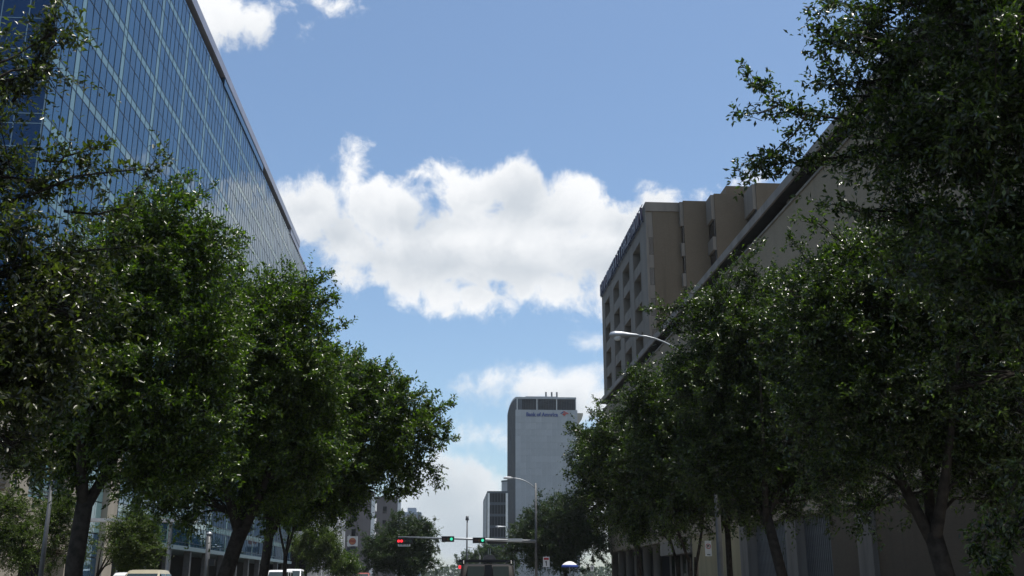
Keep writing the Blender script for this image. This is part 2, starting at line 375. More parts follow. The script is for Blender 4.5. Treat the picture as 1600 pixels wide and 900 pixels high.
# ------------------------------------------------------------------ glass office building on the left
def glass_building():
    X, Y0, Y1, ZB, ZT = -23.0, 54.4, 158.9, 4.45, 48.95
    t = thing('glass_office_building', 'tall blue glass office building rising behind the left street trees', 'building', (X, Y0, 0))
    def L(mb):                                # world coordinates -> the building's own
        mb.v = [(a - X, b - Y0, c) for a, b, c in mb.v]; return mb
    L(MB().box(X - 40, X - 0.25, Y0 + 0.25, Y1, ZB + .02, ZT - 0.3)).build('core', M['mullion'], t)
    # bays: six panes and one pale strip each
    P, S0, SW = 7.65, 58.1, 0.72
    cols = []
    y = Y0 + .05; ks = [S0 + P * k_ for k_ in range(14)]
    for s in ks:
        n = max(1, round((s - SW/2 - y) / 1.18)); w = (s - SW/2 - y) / n
        cols += [(y + i*w, y + (i+1)*w, False) for i in range(n)]
        cols.append((s - SW/2, s + SW/2, True)); y = s + SW/2
        if y > Y1 - 2: break
    rows = []; zs = [26.06 + 3.985 * i for i in range(-6, 6)]
    for z in zs:
        for a, b, sp in ((z, z + .6, True), (z + .6, z + 2.6, False), (z + 2.6, z + 3.985, False)):
            a = max(a, ZB); b = min(b, ZT)
            if b - a > .25: rows.append((a, b, sp))
    rng = random.Random(3)
    cells = []
    for (ya, yb, strip) in cols:
        for (za, zb, sp) in rows:
            cy, cz = (ya + yb)/2, (za + zb)/2
            area = (yb - ya) * (zb - za) / (cy**2 * cy)
            vis = cz < 1.3 + cy * 0.67 and cz > 11
            cells.append((area if vis and not strip else 0, ya, yb, za, zb, strip or sp))
    cells.sort(key=lambda c: -c[0])
    shared = {}
    restg, rests = MB(), MB()
    for i, (ar, ya, yb, za, zb, sp) in enumerate(cells):
        g_ = 0.024
        if i < 298:
            key = (round(yb-ya, 2), round(zb-za, 2), sp)
            if key not in shared:
                hy, hz_ = (yb-ya)/2 - g_, (zb-za)/2 - g_
                shared[key] = MB().box(-.12, .0, -hy, hy, -hz_, hz_).mesh('pane', M['spandrel'] if sp else M['glass'])
            inst('pane', shared[key], t, (rng.uniform(-.004, .004), (ya+yb)/2 - Y0, (za+zb)/2), (0, rng.gauss(0, .0034), rng.gauss(0, .0034)))
        else:
            mb = rests if sp else restg
            a, b = rng.gauss(0, .0034), rng.gauss(0, .0034)
            hy, hz_ = (yb-ya)/2 - g_, (zb-za)/2 - g_
            cy, cz = (ya+yb)/2 - Y0, (za+zb)/2
            q = [(a*u*hy + b*w_*hz_, cy + u*hy, cz + w_*hz_) for u, w_ in ((-1, -1), (1, -1), (1, 1), (-1, 1))]
            n = len(mb.v); mb.v += q; mb.f.append((n, n+1, n+2, n+3))
    restg.build('vision_glazing', M['glass'], t, kind='stuff'); rests.build('spandrel_glazing', M['spandrel'], t, kind='stuff')
    mu = MB()
    for (ya, yb, st) in cols: mu.box(X - .2, X + .022, ya - .026, ya + .026, ZB, ZT)
    for (za, zb, sp) in rows: mu.box(X - .2, X + .014, Y0, Y1, za - .03, za + .03)
    L(mu).build('mullion_grid', M['mullion'], t, kind='stuff')
    # end facing the camera: dimmer reflection put into the blue, wider panes, pale joints
    ex = [X - .05 - 1.55*i for i in range(26)]
    ep = {}
    pm = MB(); n_ = 0
    far = MB()
    for i in range(25):
        for j, (za, zb, sp) in enumerate(rows):
            cx, cz = (ex[i] + ex[i+1])/2, (za + zb)/2
            hx, hh = 1.55/2 - .02, (zb-za)/2 - .02
            b_ = MB().quadbox([])if False else None
            a, c = rng.gauss(0, .002), rng.gauss(0, .002)
            n = len(far.v); far.v += [(cx - X + u*hx, a*u*hx + c*w_*hh, cz + w_*hh) for u, w_ in ((-1, -1), (1, -1), (1, 1), (-1, 1))]; far.f.append((n, n+1, n+2, n+3))
    far.build('end_glazing', M['endglass'], t, kind='stuff')
    for x in ex: pm.box(x - .03, x + .03, Y0 - .03, Y0 + .2, ZB, ZT)
    for (za, zb, sp) in rows: pm.box(X - 39, X, Y0 - .02, Y0 + .2, za - .025, za + .025)
    L(pm).build('end_mullion', M['palemull'], t, kind='stuff')
    # roof edge: fascia over a dark louvred gap, solid where the gap is closed
    L(MB().box(X - 40, X + .16, Y0 - .15, 148.6, 49.80, 50.75)).build('roof_fascia', M['fascia'], t)
    L(MB().box(X - 40, X - 1.0, Y0 + 1.02, 148.4, ZT - .29, 49.796)).build('louvre_band', M['louvre'], t)
    L(MB().box(X - .6, X + .1, 94.5, 116.9, ZT + .003, 49.794)).build('upper_panel', M['glass'], t)
    L(MB().box(X - .6, X + .1, 139.9, 148.5, ZT + .004, 49.793)).build('upper_panel', M['fascia'], t)
    L(MB().box(X - 40, X + .06, 148.65, Y1, ZT + .001, ZT + .35)).build('roof_coping', M['fascia'], t)
    lv = MB()
    for i in range(36): lv.box(X - .9, X - .8, Y0 + 2 + i*2.6, Y0 + 2.12 + i*2.6, ZT - .28, 49.78)
    L(lv).build('louvre_post', M['palemull'], t, kind='stuff')
    # arcade at street level
    L(MB().box(X - 36, X - 5, 72, Y1, 0, ZB - .2)).build('arcade_wall', M['darkroom'], t)
    L(MB().box(X - 5.2, X + .1, 72.4, Y1, ZB - .35, ZB - .003)).build('arcade_soffit', M['palemull'], t)
    cm = MB().box(-.28, .28, -.28, .28, 0, ZB - .352).mesh('column', M['greysteel'])
    for i in range(12): inst('column', cm, t, (-.35, 76.2 + i*7.1 - Y0, 0))
    # limestone podium at the corner
    st, dk, rl = MB(), MB(), MB()
    xp = X + .75
    L(MB().box(X - 30, xp - 1.2, 39, 64.8, 0, 13.8)).build('podium_recess', M['darkroom'], t)
    pm_ = {}
    for k_, (ya, yb) in enumerate(((38.2, 40.0), (46.2, 48.2), (54.6, 57.0), (63.6, 65.6))):
        for (za, zb) in ((.15, 3.55), (3.57, 7.35), (7.37, 10.6), (10.62, 14.2)):
            L(MB().box(xp - 1.3, xp, ya, yb, za, zb)).build('limestone_pier', M['limestone'], t)
    for ya, yb in ((40.0, 46.2), (48.2, 54.6), (57.0, 63.6)):
        for za, zb in ((3.2, 5.75), (8.3, 9.9), (12.6, 14.2)):
            mid = (ya + yb)/2
            L(MB().box(xp - 1.25, xp - .06, ya, mid - .015, za, zb)).build('limestone_spandrel', M['limestone'], t)
            L(MB().box(xp - 1.25, xp - .06, mid + .015, yb, za, zb)).build('limestone_spandrel', M['limestone'], t)
        for zb in (5.75, 9.9):
            for q in range(3): L(MB().box(xp - .3, xp - .22, ya, yb, zb + .18 + q*.25, zb + .24 + q*.25)).build('rail', M['greysteel'], t)
    for ya, yb in ((71.2, 73.2),):
        for za, zb in ((.15, 3.3), (3.32, 7.2), (7.22, 11.4)):
            L(MB().box(X - .3, X + .5, ya, yb, za, zb)).build('limestone_pier', M['limestone'], t)
    # tall lobby glazing between podium and arcade
    gm_ = {}
    for i in range(4):
        for j, (za, zb) in enumerate(((.2, 2.9), (2.98, 4.4), (4.48, 6.4), (6.48, 8.6))):
            L(MB().box(X - .1, X + .12, 65.7 + i*1.37, 65.7 + i*1.37 + 1.3, za, zb)).build('lobby_pane', M['spandrel'] if j > 1 else M['glass'], t)
    return t
glass_building()

def entrance_canopy():
    t = thing('entrance_canopy', 'slim white steel canopy reaching from the glass building towards the kerb', 'canopy', (-16.5, 62, gz(62)))
    MB().box(-6.0, 1.9, -.6, .6, 4.55, 4.67).build('roof_plate', M['whitesteel'], t)
    MB().box(-6.0, 1.95, -.65, -.603, 4.53, 4.70).build('edge_beam', M['whitesteel'], t)
    pm = MB().tube([(0, 0, .1), (0, 0, 4.548)], .10, 10).mesh('post', M['steel'])
    for x in (-4.8, 0.55): inst('post', pm, t, (x, 0, 0))
entrance_canopy()

# ------------------------------------------------------------------ right side: long low brick building with a ledge
def low_building():
    X = 21.0; Y0, Y1 = 2.0, 104.0
    t = thing('brick_podium_building', 'long low tan brick building with a pale ledge over a dark roofline gap', 'building', (X, Y0, 0))
    def L(mb): mb.v = [(a - X, b - Y0, c) for a, b, c in mb.v]; return mb
    def P(name, m, *a): return L(MB().box(*a)).build(name, M[m], t)
    P('brick_wall', 'brick', X, X + 30, Y0, 138.0, 20.5, 24.05)
    P('brick_wall', 'brick', X, X + 30, 92.6, 138.0, 5.2, 20.497)
    P('brick_wall', 'brick', X, X + 30, Y0, 92.597, 5.2, 16.9)
    P('brick_wall', 'brick', X, X + 30, Y0, 71.8, 16.9, 20.497)
    P('window_recess', 'darkroom', X + .5, X + 29, 71.803, 92.5, 16.903, 20.497)
    wm = MB().box(.25, .32, -1.42, 1.42, 16.95, 20.45).mesh('window', M['greenglass'])
    fm = MB().box(.2, .42, -.06, .06, 16.905, 20.495).mesh('window_mullion', M['palemull'])
    for i in range(7):
        y = 91.1 - i*2.95
        w = inst('window', wm, t, (0, y - Y0, 0)); 
        inst('window_mullion', fm, w, (0, 1.47, 0))
    P('coping', 'paleslab', X - .1, X + 2.0, Y0, 138.05, 24.053, 24.2)
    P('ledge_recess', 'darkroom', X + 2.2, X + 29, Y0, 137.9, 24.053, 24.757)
    P('soffit_shade_panel', 'darkroom', X - .42, X + 29.5, Y0, 137.95, 24.76, 24.817)  # added near-black panel: shade under the concrete ledge put into its colour
    P('roof_ledge', 'paleslab', X - .55, X + 31, Y0, 138.1, 24.82, 25.4)
    cm = MB().box(.25, .75, -.25, .25, 24.203, 24.758).mesh('ledge_column', M['cast'])
    for i in range(15): inst('ledge_column', cm, t, (0, 60.3 - Y0 - 45 + i*9.0, 0))
    # street level: pilasters, ribbed screens, panels, arcade
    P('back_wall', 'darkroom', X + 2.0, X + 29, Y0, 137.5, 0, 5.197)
    pil = MB().box(-.25, 1.0, -.95, .95, .1, 5.196).mesh('pilaster', M['castdark'])
    for y in (31.0, 51.7, 63.0, 73.4): inst('pilaster', pil, t, (0, y - Y0, 0))
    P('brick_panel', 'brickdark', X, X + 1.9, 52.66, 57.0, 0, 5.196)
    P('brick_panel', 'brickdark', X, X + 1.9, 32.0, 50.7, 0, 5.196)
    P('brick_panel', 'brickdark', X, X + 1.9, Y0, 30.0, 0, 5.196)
    P('panel', 'cream', X, X + 1.8, 74.4, 81.6, 0, 5.196)
    P('panel', 'cream', X + .1, X + 1.8, 82.0, 90.5, 0, 5.196)
    rib = MB().box(.3, .55, -.07, .07, .1, 5.19).mesh('screen_rib', M['greysteel'])
    for i in range(17): inst('screen_rib', rib, t, (0, 57.3 + i*.31 - Y0, 0))
    for i in range(26): inst('screen_rib', rib, t, (0, 64.2 + i*.31 - Y0, 0))
    P('screen_back', 'greysteel', X + .9, X + 1.0, 57.0, 72.5, .1, 5.19)
    P('lintel', 'cast', X, X + 1.5, 91.0, 104.0, 3.9, 5.196)
    cm = MB().lathe([(.45, 0), (.45, 5.0), (.6, 5.0), (.6, 5.195)], 0, 0, 14).mesh('round_column', M['cast'], True)
    for i in range(6): inst('round_column', cm, t, (.7, 109 + i*5.6 - Y0, 0))
    for i in range(5): inst('mullion', MB_mull, t, (.6, 92.5 + i*2.4 - Y0, 0))
    P('shop_window', 'winglass', X + .9, X + .95, 91.0, 104.0, .3, 3.89)
    P('beam', 'paleslab', X - .2, X + 1.9, 105.0, 138.2, 5.2 - .35, 5.195) if False else None
MB_mull = MB().box(-.08, .08, -.08, .08, .1, 3.898).mesh('mullion', M['cast'])
low_building()

def tower():
    X = 21.0; Y0 = 105.0
    t = thing('concrete_tower', 'tan concrete tower with stepped brick fins and dark letters along its roofline', 'building', (X, Y0, 25.4))
    def L(mb): mb.v = [(a - X, b - Y0, c - 25.4) for a, b, c in mb.v]; return mb
    def P(name, m, *a): return L(MB().box(*a)).build(name, M[m], t)
    ZL, ZT = 25.42, 41.5
    cols = [(108.7, 113.2), (115.9, 120.6), (123.5, 128.0), (131.1, 135.5)]
    tops = [38.2 - 3.42*k_ for k_ in range(4)]
    P('core', 'darkroom', X + 1.6, X + 38, 105.5, 137.9, ZL, ZT - .4)
    P('parapet', 'cast', X, X + 39, 105.0, 138.0, 38.2, ZT)
    ys = [105.0] + [v for c in cols for v in c] + [138.0]
    for a, b in zip(ys[0::2], ys[1::2]): P('pier', 'cast', X, X + 1.5, a, b, ZL, 38.197)
    spm = {}
    wm = MB().box(1.0, 1.06, -2.3, 2.3, -2.13, -.02).mesh('window', M['winglass'])
    wf = MB().box(.94, 1.1, -.05, .05, -2.12, -.03).mesh('window_mullion', M['greysteel'])
    for a, b in cols:
        for k_, z in enumerate(tops):
            zb = z - 2.14
            nz = tops[k_+1] if k_ < 3 else ZL
            P('spandrel', 'cast', X + .06, X + 1.4, a + .003, b - .003, nz, zb)
            w = inst('window', wm, t, (0, (a+b)/2 - Y0, z - 25.4), (0, 0, 0), (1, (b-a)/4.6, 1))
            for u in (-.8, .8): inst('window_mullion', wf, w, (0, u, 0))
    # sawtooth of brick fins towards the camera, slot windows on the returns
    fins = [(X + .75, X + 3.9, 104.9), (X + 4.05, X + 6.75, 104.2), (X + 6.9, X + 10.3, 101.9), (X + 10.45, X + 20, 98.6)]
    px = [X + .1, X + 3.9, X + 6.75, X + 10.3]
    prevy = 105.8
    P('corner_cap', 'cast', X + .003, X + 4.0, 104.8, 104.997, 40.46, ZT - .003)
    for k_, (xa, xb, yf) in enumerate(fins):
        L(MB().box(xa, xb, yf, 106.0, ZL, 40.45 if k_ == 0 else ZT + .01)).build('brick_fin', M['brickfin'], t)
        yb = 105.0 if k_ == 0 else fins[k_-1][2]
        xr = xa - .12
        for j in range(5):
            z = 38.9 - j*3.42 + (1.2 if k_ else 0)
            if k_ == 0:
                P('return_panel', 'castlight', X + .2, xa - .002, 104.94, 104.998, z - 1.45, z)
                P('slot_window', 'winglass', X + .25, xa - .002, 104.97, 104.999, z - 3.40, z - 1.47)
            else:
                P('return_panel', 'castlight' if k_ < 3 else 'cast', xr - .25, xa - .002, yf + .12, max(yb - .03, yf + .65), z - 1.45, z + (1.3 if j == 0 else 0))
                P('slot_window', 'winglass', xr, xa - .002, yf + .2, max(yb - .05, yf + .6), max(ZL, z - 3.40), z - 1.47)
    P('penthouse', 'brickfin', atY(1134, 290, 108)[0], X + 20, 108, 122, ZT + .01, atY(1140, 290.5, 108)[2])
    # roofline lettering: too small to read, standing dark strokes on a rail
    rng = random.Random(11); y = 105.9
    rail = MB().box(X - .22, X - .16, 105.6, 137.6, 39.62, 39.7).box(X - .22, X - .16, 105.6, 137.6, 41.42, 41.5)
    for i in range(12): rail.box(X - .2, X - .003, 106 + i*2.8, 106.08 + i*2.8, 39.6, 39.68)
    L(rail).build('sign_rail', M['letters'], t)
    while y < 137.0:
        w = rng.uniform(.55, .95); mb = MB(); z0, z1 = 39.75, 41.4
        st = .2; kind = rng.randrange(5); x0, x1 = X - .34, X - .1
        if kind in (0, 1, 2): mb.box(x0, x1, y, y + st, z0, z1)
        if kind in (0, 3): mb.box(x0, x1, y + w - st, y + w, z0, z1)
        if kind in (1, 2): mb.box(x0 + .004, x1, y, y + w, z1 - st, z1 - .004)
        if kind in (0, 2): mb.box(x0 + .004, x1, y, y + w, (z0+z1)/2 - st/2, (z0+z1)/2 + st/2)
        if kind == 1: mb.box(x0 + .004, x1, y, y + w, z0 + .004, z0 + st)
        if kind in (3, 4): mb.quadbox([(x0, y, z0), (x1, y, z0), (x1, y + st, z0), (x0, y + st, z0), (x0, y + w*.6, z1), (x1, y + w*.6, z1), (x1, y + w*.6 + st, z1), (x0, y + w*.6 + st, z1)])
        L(mb).build('letter_stroke', M['letters'], t)
        y += w + (rng.uniform(.2, .3) if rng.random() < .82 else .9)
    return t
tower()

# ------------------------------------------------------------------ bank tower down the street
def bank():
    Y = 480.0; g0 = gz(Y)
    a = atY(805.5, 640, Y); b = atY(902, 640, Y)
    x0, x1 = a[0], b[0]; ZT = 79.9; ZP = 86.0
    t = thing('bank_tower', 'grey marble bank tower with a dark rooftop storey and blue lettering', 'building', (x0, Y, g0))
    def L(mb): mb.v = [(p - x0, q - Y, r - g0) for p, q, r in mb.v]; return mb
    L(MB().box(x0, x1, Y, Y + 55, g0, ZT)).build('shaft', M['marble'], t)
    pw = (x1 - x0 + .1)/12; ph = 3.05
    rng = random.Random(5)
    for v in range(3):
        pass
    pms = [MB().box(.025, pw - .025, -.12, -.002, .025, ph - .025).mesh('marble_panel', m_) for m_ in (M['marble'], M['marbleb'], M['marblec'])]
    top = ZT - .05
    for i in range(12):
        for j in range(25):
            inst('marble_panel', rng.choice(pms), t, (-.05 + i*pw, 0, top - (j+1)*ph - g0))
    # dark left flank, bowed in plan
    plan = [(x0 + .1, Y + .3), (x0 - .75, Y + 6), (x0 - 1.25, Y + 16), (x0 - 1.35, Y + 30), (x0 - .95, Y + 46), (x0 - .2, Y + 58), (x0 + 3, Y + 58), (x0 + 3, Y + .3)]
    L(MB().prism(plan, g0, ZP - .95, 'z')).build('bowed_flank', M['bankdark'], t)
    L(MB().prism(plan, ZP - .947, ZP - .01, 'z')).build('flank_cornice', M['marble'], t)
    fins_ = MB()
    for (pa, ya), (pb, yb) in zip(plan[:5], plan[1:6]):
        for q in range(3):
            u_ = (q + .5)/3; xx, yy = pa + (pb - pa)*u_, ya + (yb - ya)*u_
            fins_.box(xx - .3, xx + .1, yy - .15, yy + .15, g0, ZP - .96)
    L(fins_).build('flank_fin', M['greysteel'], t, kind='stuff')
    # scalloped bays on the right flank
    for k_ in range(12):
        zt = 78.8 - k_*5.3
        poly = [(x1, zt), (x1 + 2.9, zt), (x1 + 2.8, zt - 1.2), (x1 + 2.2, zt - 3.0), (x1 + 1.2, zt - 4.5), (x1, zt - 5.2)]
        L(MB().prism(poly, Y + 1.5, Y + 53, 'y')).build('scalloped_bay', M['limestone'], t)
    # rooftop storey
    px0, px1 = x0 + .6, x1 - .5
    L(MB().box(px0 + .3, px1 - .3, Y + .8, Y + 53, ZT + .003, ZP - .9)).build('roof_storey', M['darkroom'], t)
    L(MB().box(px0 - .1, px1 + .1, Y, Y + 54, ZP - .897, ZP)).build('roof_slab', M['marble'], t)
    L(MB().box(px0 + 4.5, px1 - 9, Y + 4, Y + 40, ZP + .003, ZP + 1.0)).build('roof_plant', M['marble'], t)
    wv_ = (px1 - px0)/3
    for i in range(3):
        w = L(MB().box(px0 + i*wv_ + .35, px0 + (i+1)*wv_ - .35, Y + .45, Y + .6, ZT + .25, ZP - .95)).build('roof_window', M['rooflass'], t)
        lm = MB()
        for q in range(11): lm.box(px0 + i*wv_ + .9 + q*.78, px0 + i*wv_ + 1.0 + q*.78, Y + .3, Y + .447, ZT + .25, ZP - .95)
        L(lm).build('window_bar', M['bankdark'], w)
    for i in range(4):
        xx = px0 + i*wv_ - (.3 if i == 3 else 0)
        L(MB().box(xx, xx + .35, Y + .1, Y + .8, ZT + .003, ZP - .9)).build('roof_post', M['whitestone'], t)
    for px_ in (853, 862, 870):
        p = atY(px_, 612, Y + 20)
        L(MB().tube([(p[0], Y + 20, ZP + 1.0), (p[0], Y + 20, ZP + 6.0)], .42, 8)).build('antenna', M['greysteel'], t)
    # lettering and flag emblem
    cu = bpy.data.curves.new('lettering', 'FONT'); cu.body = "Bank of America"; cu.extrude = .12; cu.offset = .10; cu.size = 3.0
    ob = bpy.data.objects.new('lettering', cu); COL.objects.link(ob)
    bpy.context.view_layer.update()
    me = bpy.data.meshes.new_from_object(ob.evaluated_get(bpy.context.evaluated_depsgraph_get())); COL.objects.unlink(ob); bpy.data.objects.remove(ob)
    me.materials.clear(); me.materials.append(M['bankblue'])
    p = atY(822, 650.3, Y); q = atY(871.5, 650.3, Y)
    wd = max(v.co.x for v in me.vertices) - min(v.co.x for v in me.vertices)
    s = (q[0] - p[0]) / wd
    inst('lettering', me, t, (p[0] - x0, -.26, p[2] - g0), (R(90), 0, 0), (s, s*1.12, 1))
    c = atY(882, 646.5, Y); u = 13.6/1610*Y/2; v_ = 4.4/1610*Y
    def flag(poly, m): L(MB().prism([(c[0] + a_*u, c[2] + b_*v_) for a_, b_ in poly], Y - .4, Y - .13, 'y')).build('flag_stripe', M[m], t)
    flag([(-1.0, .05), (-.35, .8), (-.05, .72), (-.68, -.05)], 'bankblue')
    flag([(-.25, .86), (.05, .78), (-.1, .42), (-.42, .62)], 'bankblue') if False else None
    flag([(-.1, .95), (.35, .55), (.05, .40), (-.45, .55)], 'bankred')
    flag([(.0, .3), (.45, .5), (1.0, .05), (.5, -.1)], 'bankred')
    flag([(-.55, -.2), (-.1, .25), (.4, -.15), (-.05, -.9)], 'bankred')
    return t
M['marbleb'] = mat('grey_marble_b', (0.345, 0.355, 0.37), 0.6, 0.4, var=0.10, vscale=0.35, streak=True)
M['marblec'] = mat('grey_marble_c', (0.38, 0.39, 0.405), 0.6, 0.4, var=0.10, vscale=0.35, streak=True)
bank()

def dark_office():
    Y = 420.0; g0 = gz(Y)
    x0 = atY(762, 800, Y)[0]; x1 = atY(793, 800, Y)[0]; zt = atY(775, 767.5, Y)[2]
    t = thing('dark_office_block', 'dark glass office block with thin white corner strips beside the bank tower', 'building', (x0, Y, g0))
    def L(mb): mb.v = [(p - x0, q - Y, r - g0) for p, q, r in mb.v]; return mb
    L(MB().box(x0, x1, Y, Y + 46, g0, zt - .8)).build('core', M['darkroom'], t)
    L(MB().box(x0 - .2, x1 + .2, Y - .5, Y + 46.2, zt - .797, zt)).build('roof_cap', M['bankdark'], t)
    n = 6; w = (x1 - x0 - 1.0)/n
    pm = MB().box(.06, w - .06, -.2, -.003, .06, 3.44).mesh('pane', M['rooflass'])
    sp = MB().box(.06, w - .06, -.16, -.003, -1.0, .03).mesh('spandrel', M['bankdark'])
    for i in range(n):
        for j in range(8):
            z = zt - 4.4 - j*4.5 - g0
            inst('pane', pm, t, (.5 + i*w, 0, z)); inst('spandrel', sp, t, (.5 + i*w, 0, z))
    for x in (x0 - .1, x1 - .75): L(MB().box(x, x + .85, Y - .6, Y - .21, g0, zt - .8)).build('corner_strip', M['whitestone'], t)
    st = MB()
    for i in range(n - 1): st.box(x0 + .5 + (i+1)*w - .08, x0 + .5 + (i+1)*w + .08, Y - .4, Y - .004, g0, zt - .81)
    L(st).build('mullion', M['bankdark'], t)
    for i in range(3): L(MB().box(x0 - .5, x0 - .003, Y + 10 + i*15, Y + 10.9 + i*15, g0, zt - .8)).build('flank_strip', M['whitestone'], t)
    # pale building with a rounded side behind
    Y2 = 560.0; a = atY(786, 750, Y2); b = atY(797, 750, Y2); g2 = gz(Y2)
    h = thing('pale_stair_tower', 'pale rounded stair tower with a dark cap rising behind the dark glass block', 'building', (a[0] + 3, Y2 + 4, g2))
    MB().lathe([(3.6, 0), (3.6, a[2] - g2 - .8)], 0, 0, 24).build('shaft', M['marble'], h, True)
    MB().lathe([(0, a[2] - g2), (3.8, a[2] - g2), (3.8, a[2] - g2 - .8), (0, a[2] - g2 - .8)], 0, 0, 24).build('cap', M['bankdark'], h)
dark_office()

# ------------------------------------------------------------------ far left buildings
def fin_building():
    X = -20.0; Ya, Yb = 164.0, 206.0; g0 = .9
    t = thing('white_column_building', 'low pale building with a row of tall white columns beyond the glass office building', 'building', (X, Ya, g0))
    def L(mb): mb.v = [(p - X, q - Ya, r - g0) for p, q, r in mb.v]; return mb
    L(MB().box(X - 20, X - 1.2, Ya, Yb, g0, 13.2)).build('core', M['darkroom'], t)
    for za, zb in ((12.4, 13.6), (7.4, 9.0)): L(MB().box(X - 20, X - .15, Ya - .2, Yb + .2, za, zb)).build('floor_band', M['whitestone'], t)
    cm = MB().box(-1.2, .25, -.35, .35, 0, 12.7 - g0 + .6).mesh('column', M['whitestone'])
    for i in range(8): inst('column', cm, t, (0, .5 + i*(Yb - Ya - 1)/7, 0))
    wm = MB().box(-1.18, -.9, -2.3, 2.3, 0, 3.3).mesh('window', M['winglass'])
    for i in range(7):
        y = .5 + (i + .5)*(Yb - Ya - 1)/7
        for z in (9.05, 3.6): inst('window', wm, t, (0, y, z - g0))
fin_building()

def grey_blocks():
    for k_, (Y, pa, pb, ptop, dep, lab) in enumerate(((260.0, 535, 580, 770, 9, 'grey brown concrete block with a lit window strip left of the round street tree'),
                                                      (285.0, 583, 621, 779, 11, 'shorter grey brown slab with bright white corner strips behind the round street tree'))):
        x0 = atY(pa, 800, Y)[0]; x1 = atY(pb, 800, Y)[0]; zt = atY(pb, ptop, Y)[2]; g0 = .9
        t = thing('concrete_block', lab, 'building', (x1, Y, g0))
        def L(mb): mb.v = [(p - x1, q - Y, r - g0) for p, q, r in mb.v]; return mb
        L(MB().box(x0, x1, Y, Y + dep, g0, zt)).build('wall', M['grimy'], t)
        L(MB().box(x0, x1 + .3, Y - .2, Y + dep, zt + .003, zt + .5)).build('parapet', M['grimy'], t)
        for za in np.arange(4.5, zt - 2, 3.6):
            L(MB().box(x1 - .003, x1 + .75, Y + .4, Y + dep - .3, za, za + 2.0)).build('balcony', M['whitestone'], t)
            L(MB().box(x1 + .002, x1 + .3, Y + 1.2, Y + dep - 1, za + 2.05, za + 3.5)).build('window', M['winglass'], t)
            w0 = x1 - 4.6 if k_ == 0 else x1 - 3.9
            L(MB().box(w0, w0 + 1.0, Y - .08, Y + .2, za + .6, za + 2.4)).build('window', M['winglass'], t)
        L(MB().box(x1 + .003, x1 + .9, Y - .05, Y + .35, g0, zt)).build('corner_strip', M['whitestone'], t)
    Y = 900.0; x0 = atY(628, 810, Y)[0]; x1 = atY(658, 810, Y)[0]; z1 = atY(640, 800, Y)[2]; z2 = atY(640, 793, Y)[2]; g0 = .9
    t = thing('distant_tower', 'small blue grey stepped tower fading in the haze above the round street tree', 'building', ((x0+x1)/2, Y, g0))
    c = (x0 + x1)/2; hw = (x1 - x0)/2
    MB().box(-hw, hw, 0, 25, 0, z1 - g0).build('shaft', M['hazeblock'], t)
    MB().box(-hw*.45, hw*.45, 3, 22, z1 - g0 + .003, z2 - g0).build('crown_storey', M['hazeblock'], t)
    wm = MB().box(-.9, .9, -.25, -.01, 0, z1 - g0 - 4).mesh('window_band', M['winglass'])
    for i in range(5): inst('window_band', wm, t, (-hw*.76 + i*hw*.38, 0, 2))
grey_blocks()

# ------------------------------------------------------------------ trees
def unit(v): return v / np.maximum(np.linalg.norm(v, axis=-1, keepdims=True), 1e-9)
def tri_mesh(name, verts, tris, m):
    me = bpy.data.meshes.new(name)
    me.vertices.add(len(verts)); me.vertices.foreach_set('co', verts.astype(np.float32).ravel())
    n = len(tris); me.loops.add(n*3); me.loops.foreach_set('vertex_index', tris.astype(np.int32).ravel())
    me.polygons.add(n); me.polygons.foreach_set('loop_start', np.arange(0, n*3, 3, dtype=np.int32))
    try: me.polygons.foreach_set('loop_total', np.full(n, 3, dtype=np.int32))
    except Exception: pass
    me.materials.append(m); me.update(calc_edges=True); return me
def leaves(pos, d, nrm, ln, wd):
    N = len(pos); s = unit(np.cross(d, nrm)); nrm = np.cross(s, d)
    fold = (0.22*wd)[:, None]*nrm
    mid = pos + d*(ln*.5)[:, None] + fold
    v = np.stack([pos, mid + s*(wd/2)[:, None], pos + d*ln[:, None] - nrm*(ln*.08)[:, None], mid - s*(wd/2)[:, None]], 1).reshape(-1, 3)
    b = np.arange(N)[:, None]*4
    return v, np.concatenate([b + [0, 1, 2], b + [0, 2, 3]], 1).reshape(-1, 3)
def lump(p, seed, f):
    r = np.random.default_rng(seed); g_ = np.zeros(len(p))
    for k_ in range(5):
        w = r.normal(size=3); w *= f*(1 + .5*k_)/np.linalg.norm(w); g_ += np.sin(p @ w + r.uniform(0, 6.28))/(1 + .35*k_)
    return g_
def bezp(p0, p1, p2, n): return [(1-t_)**2*p0 + 2*t_*(1-t_)*p1 + t_*t_*p2 for t_ in np.linspace(0, 1, n)]
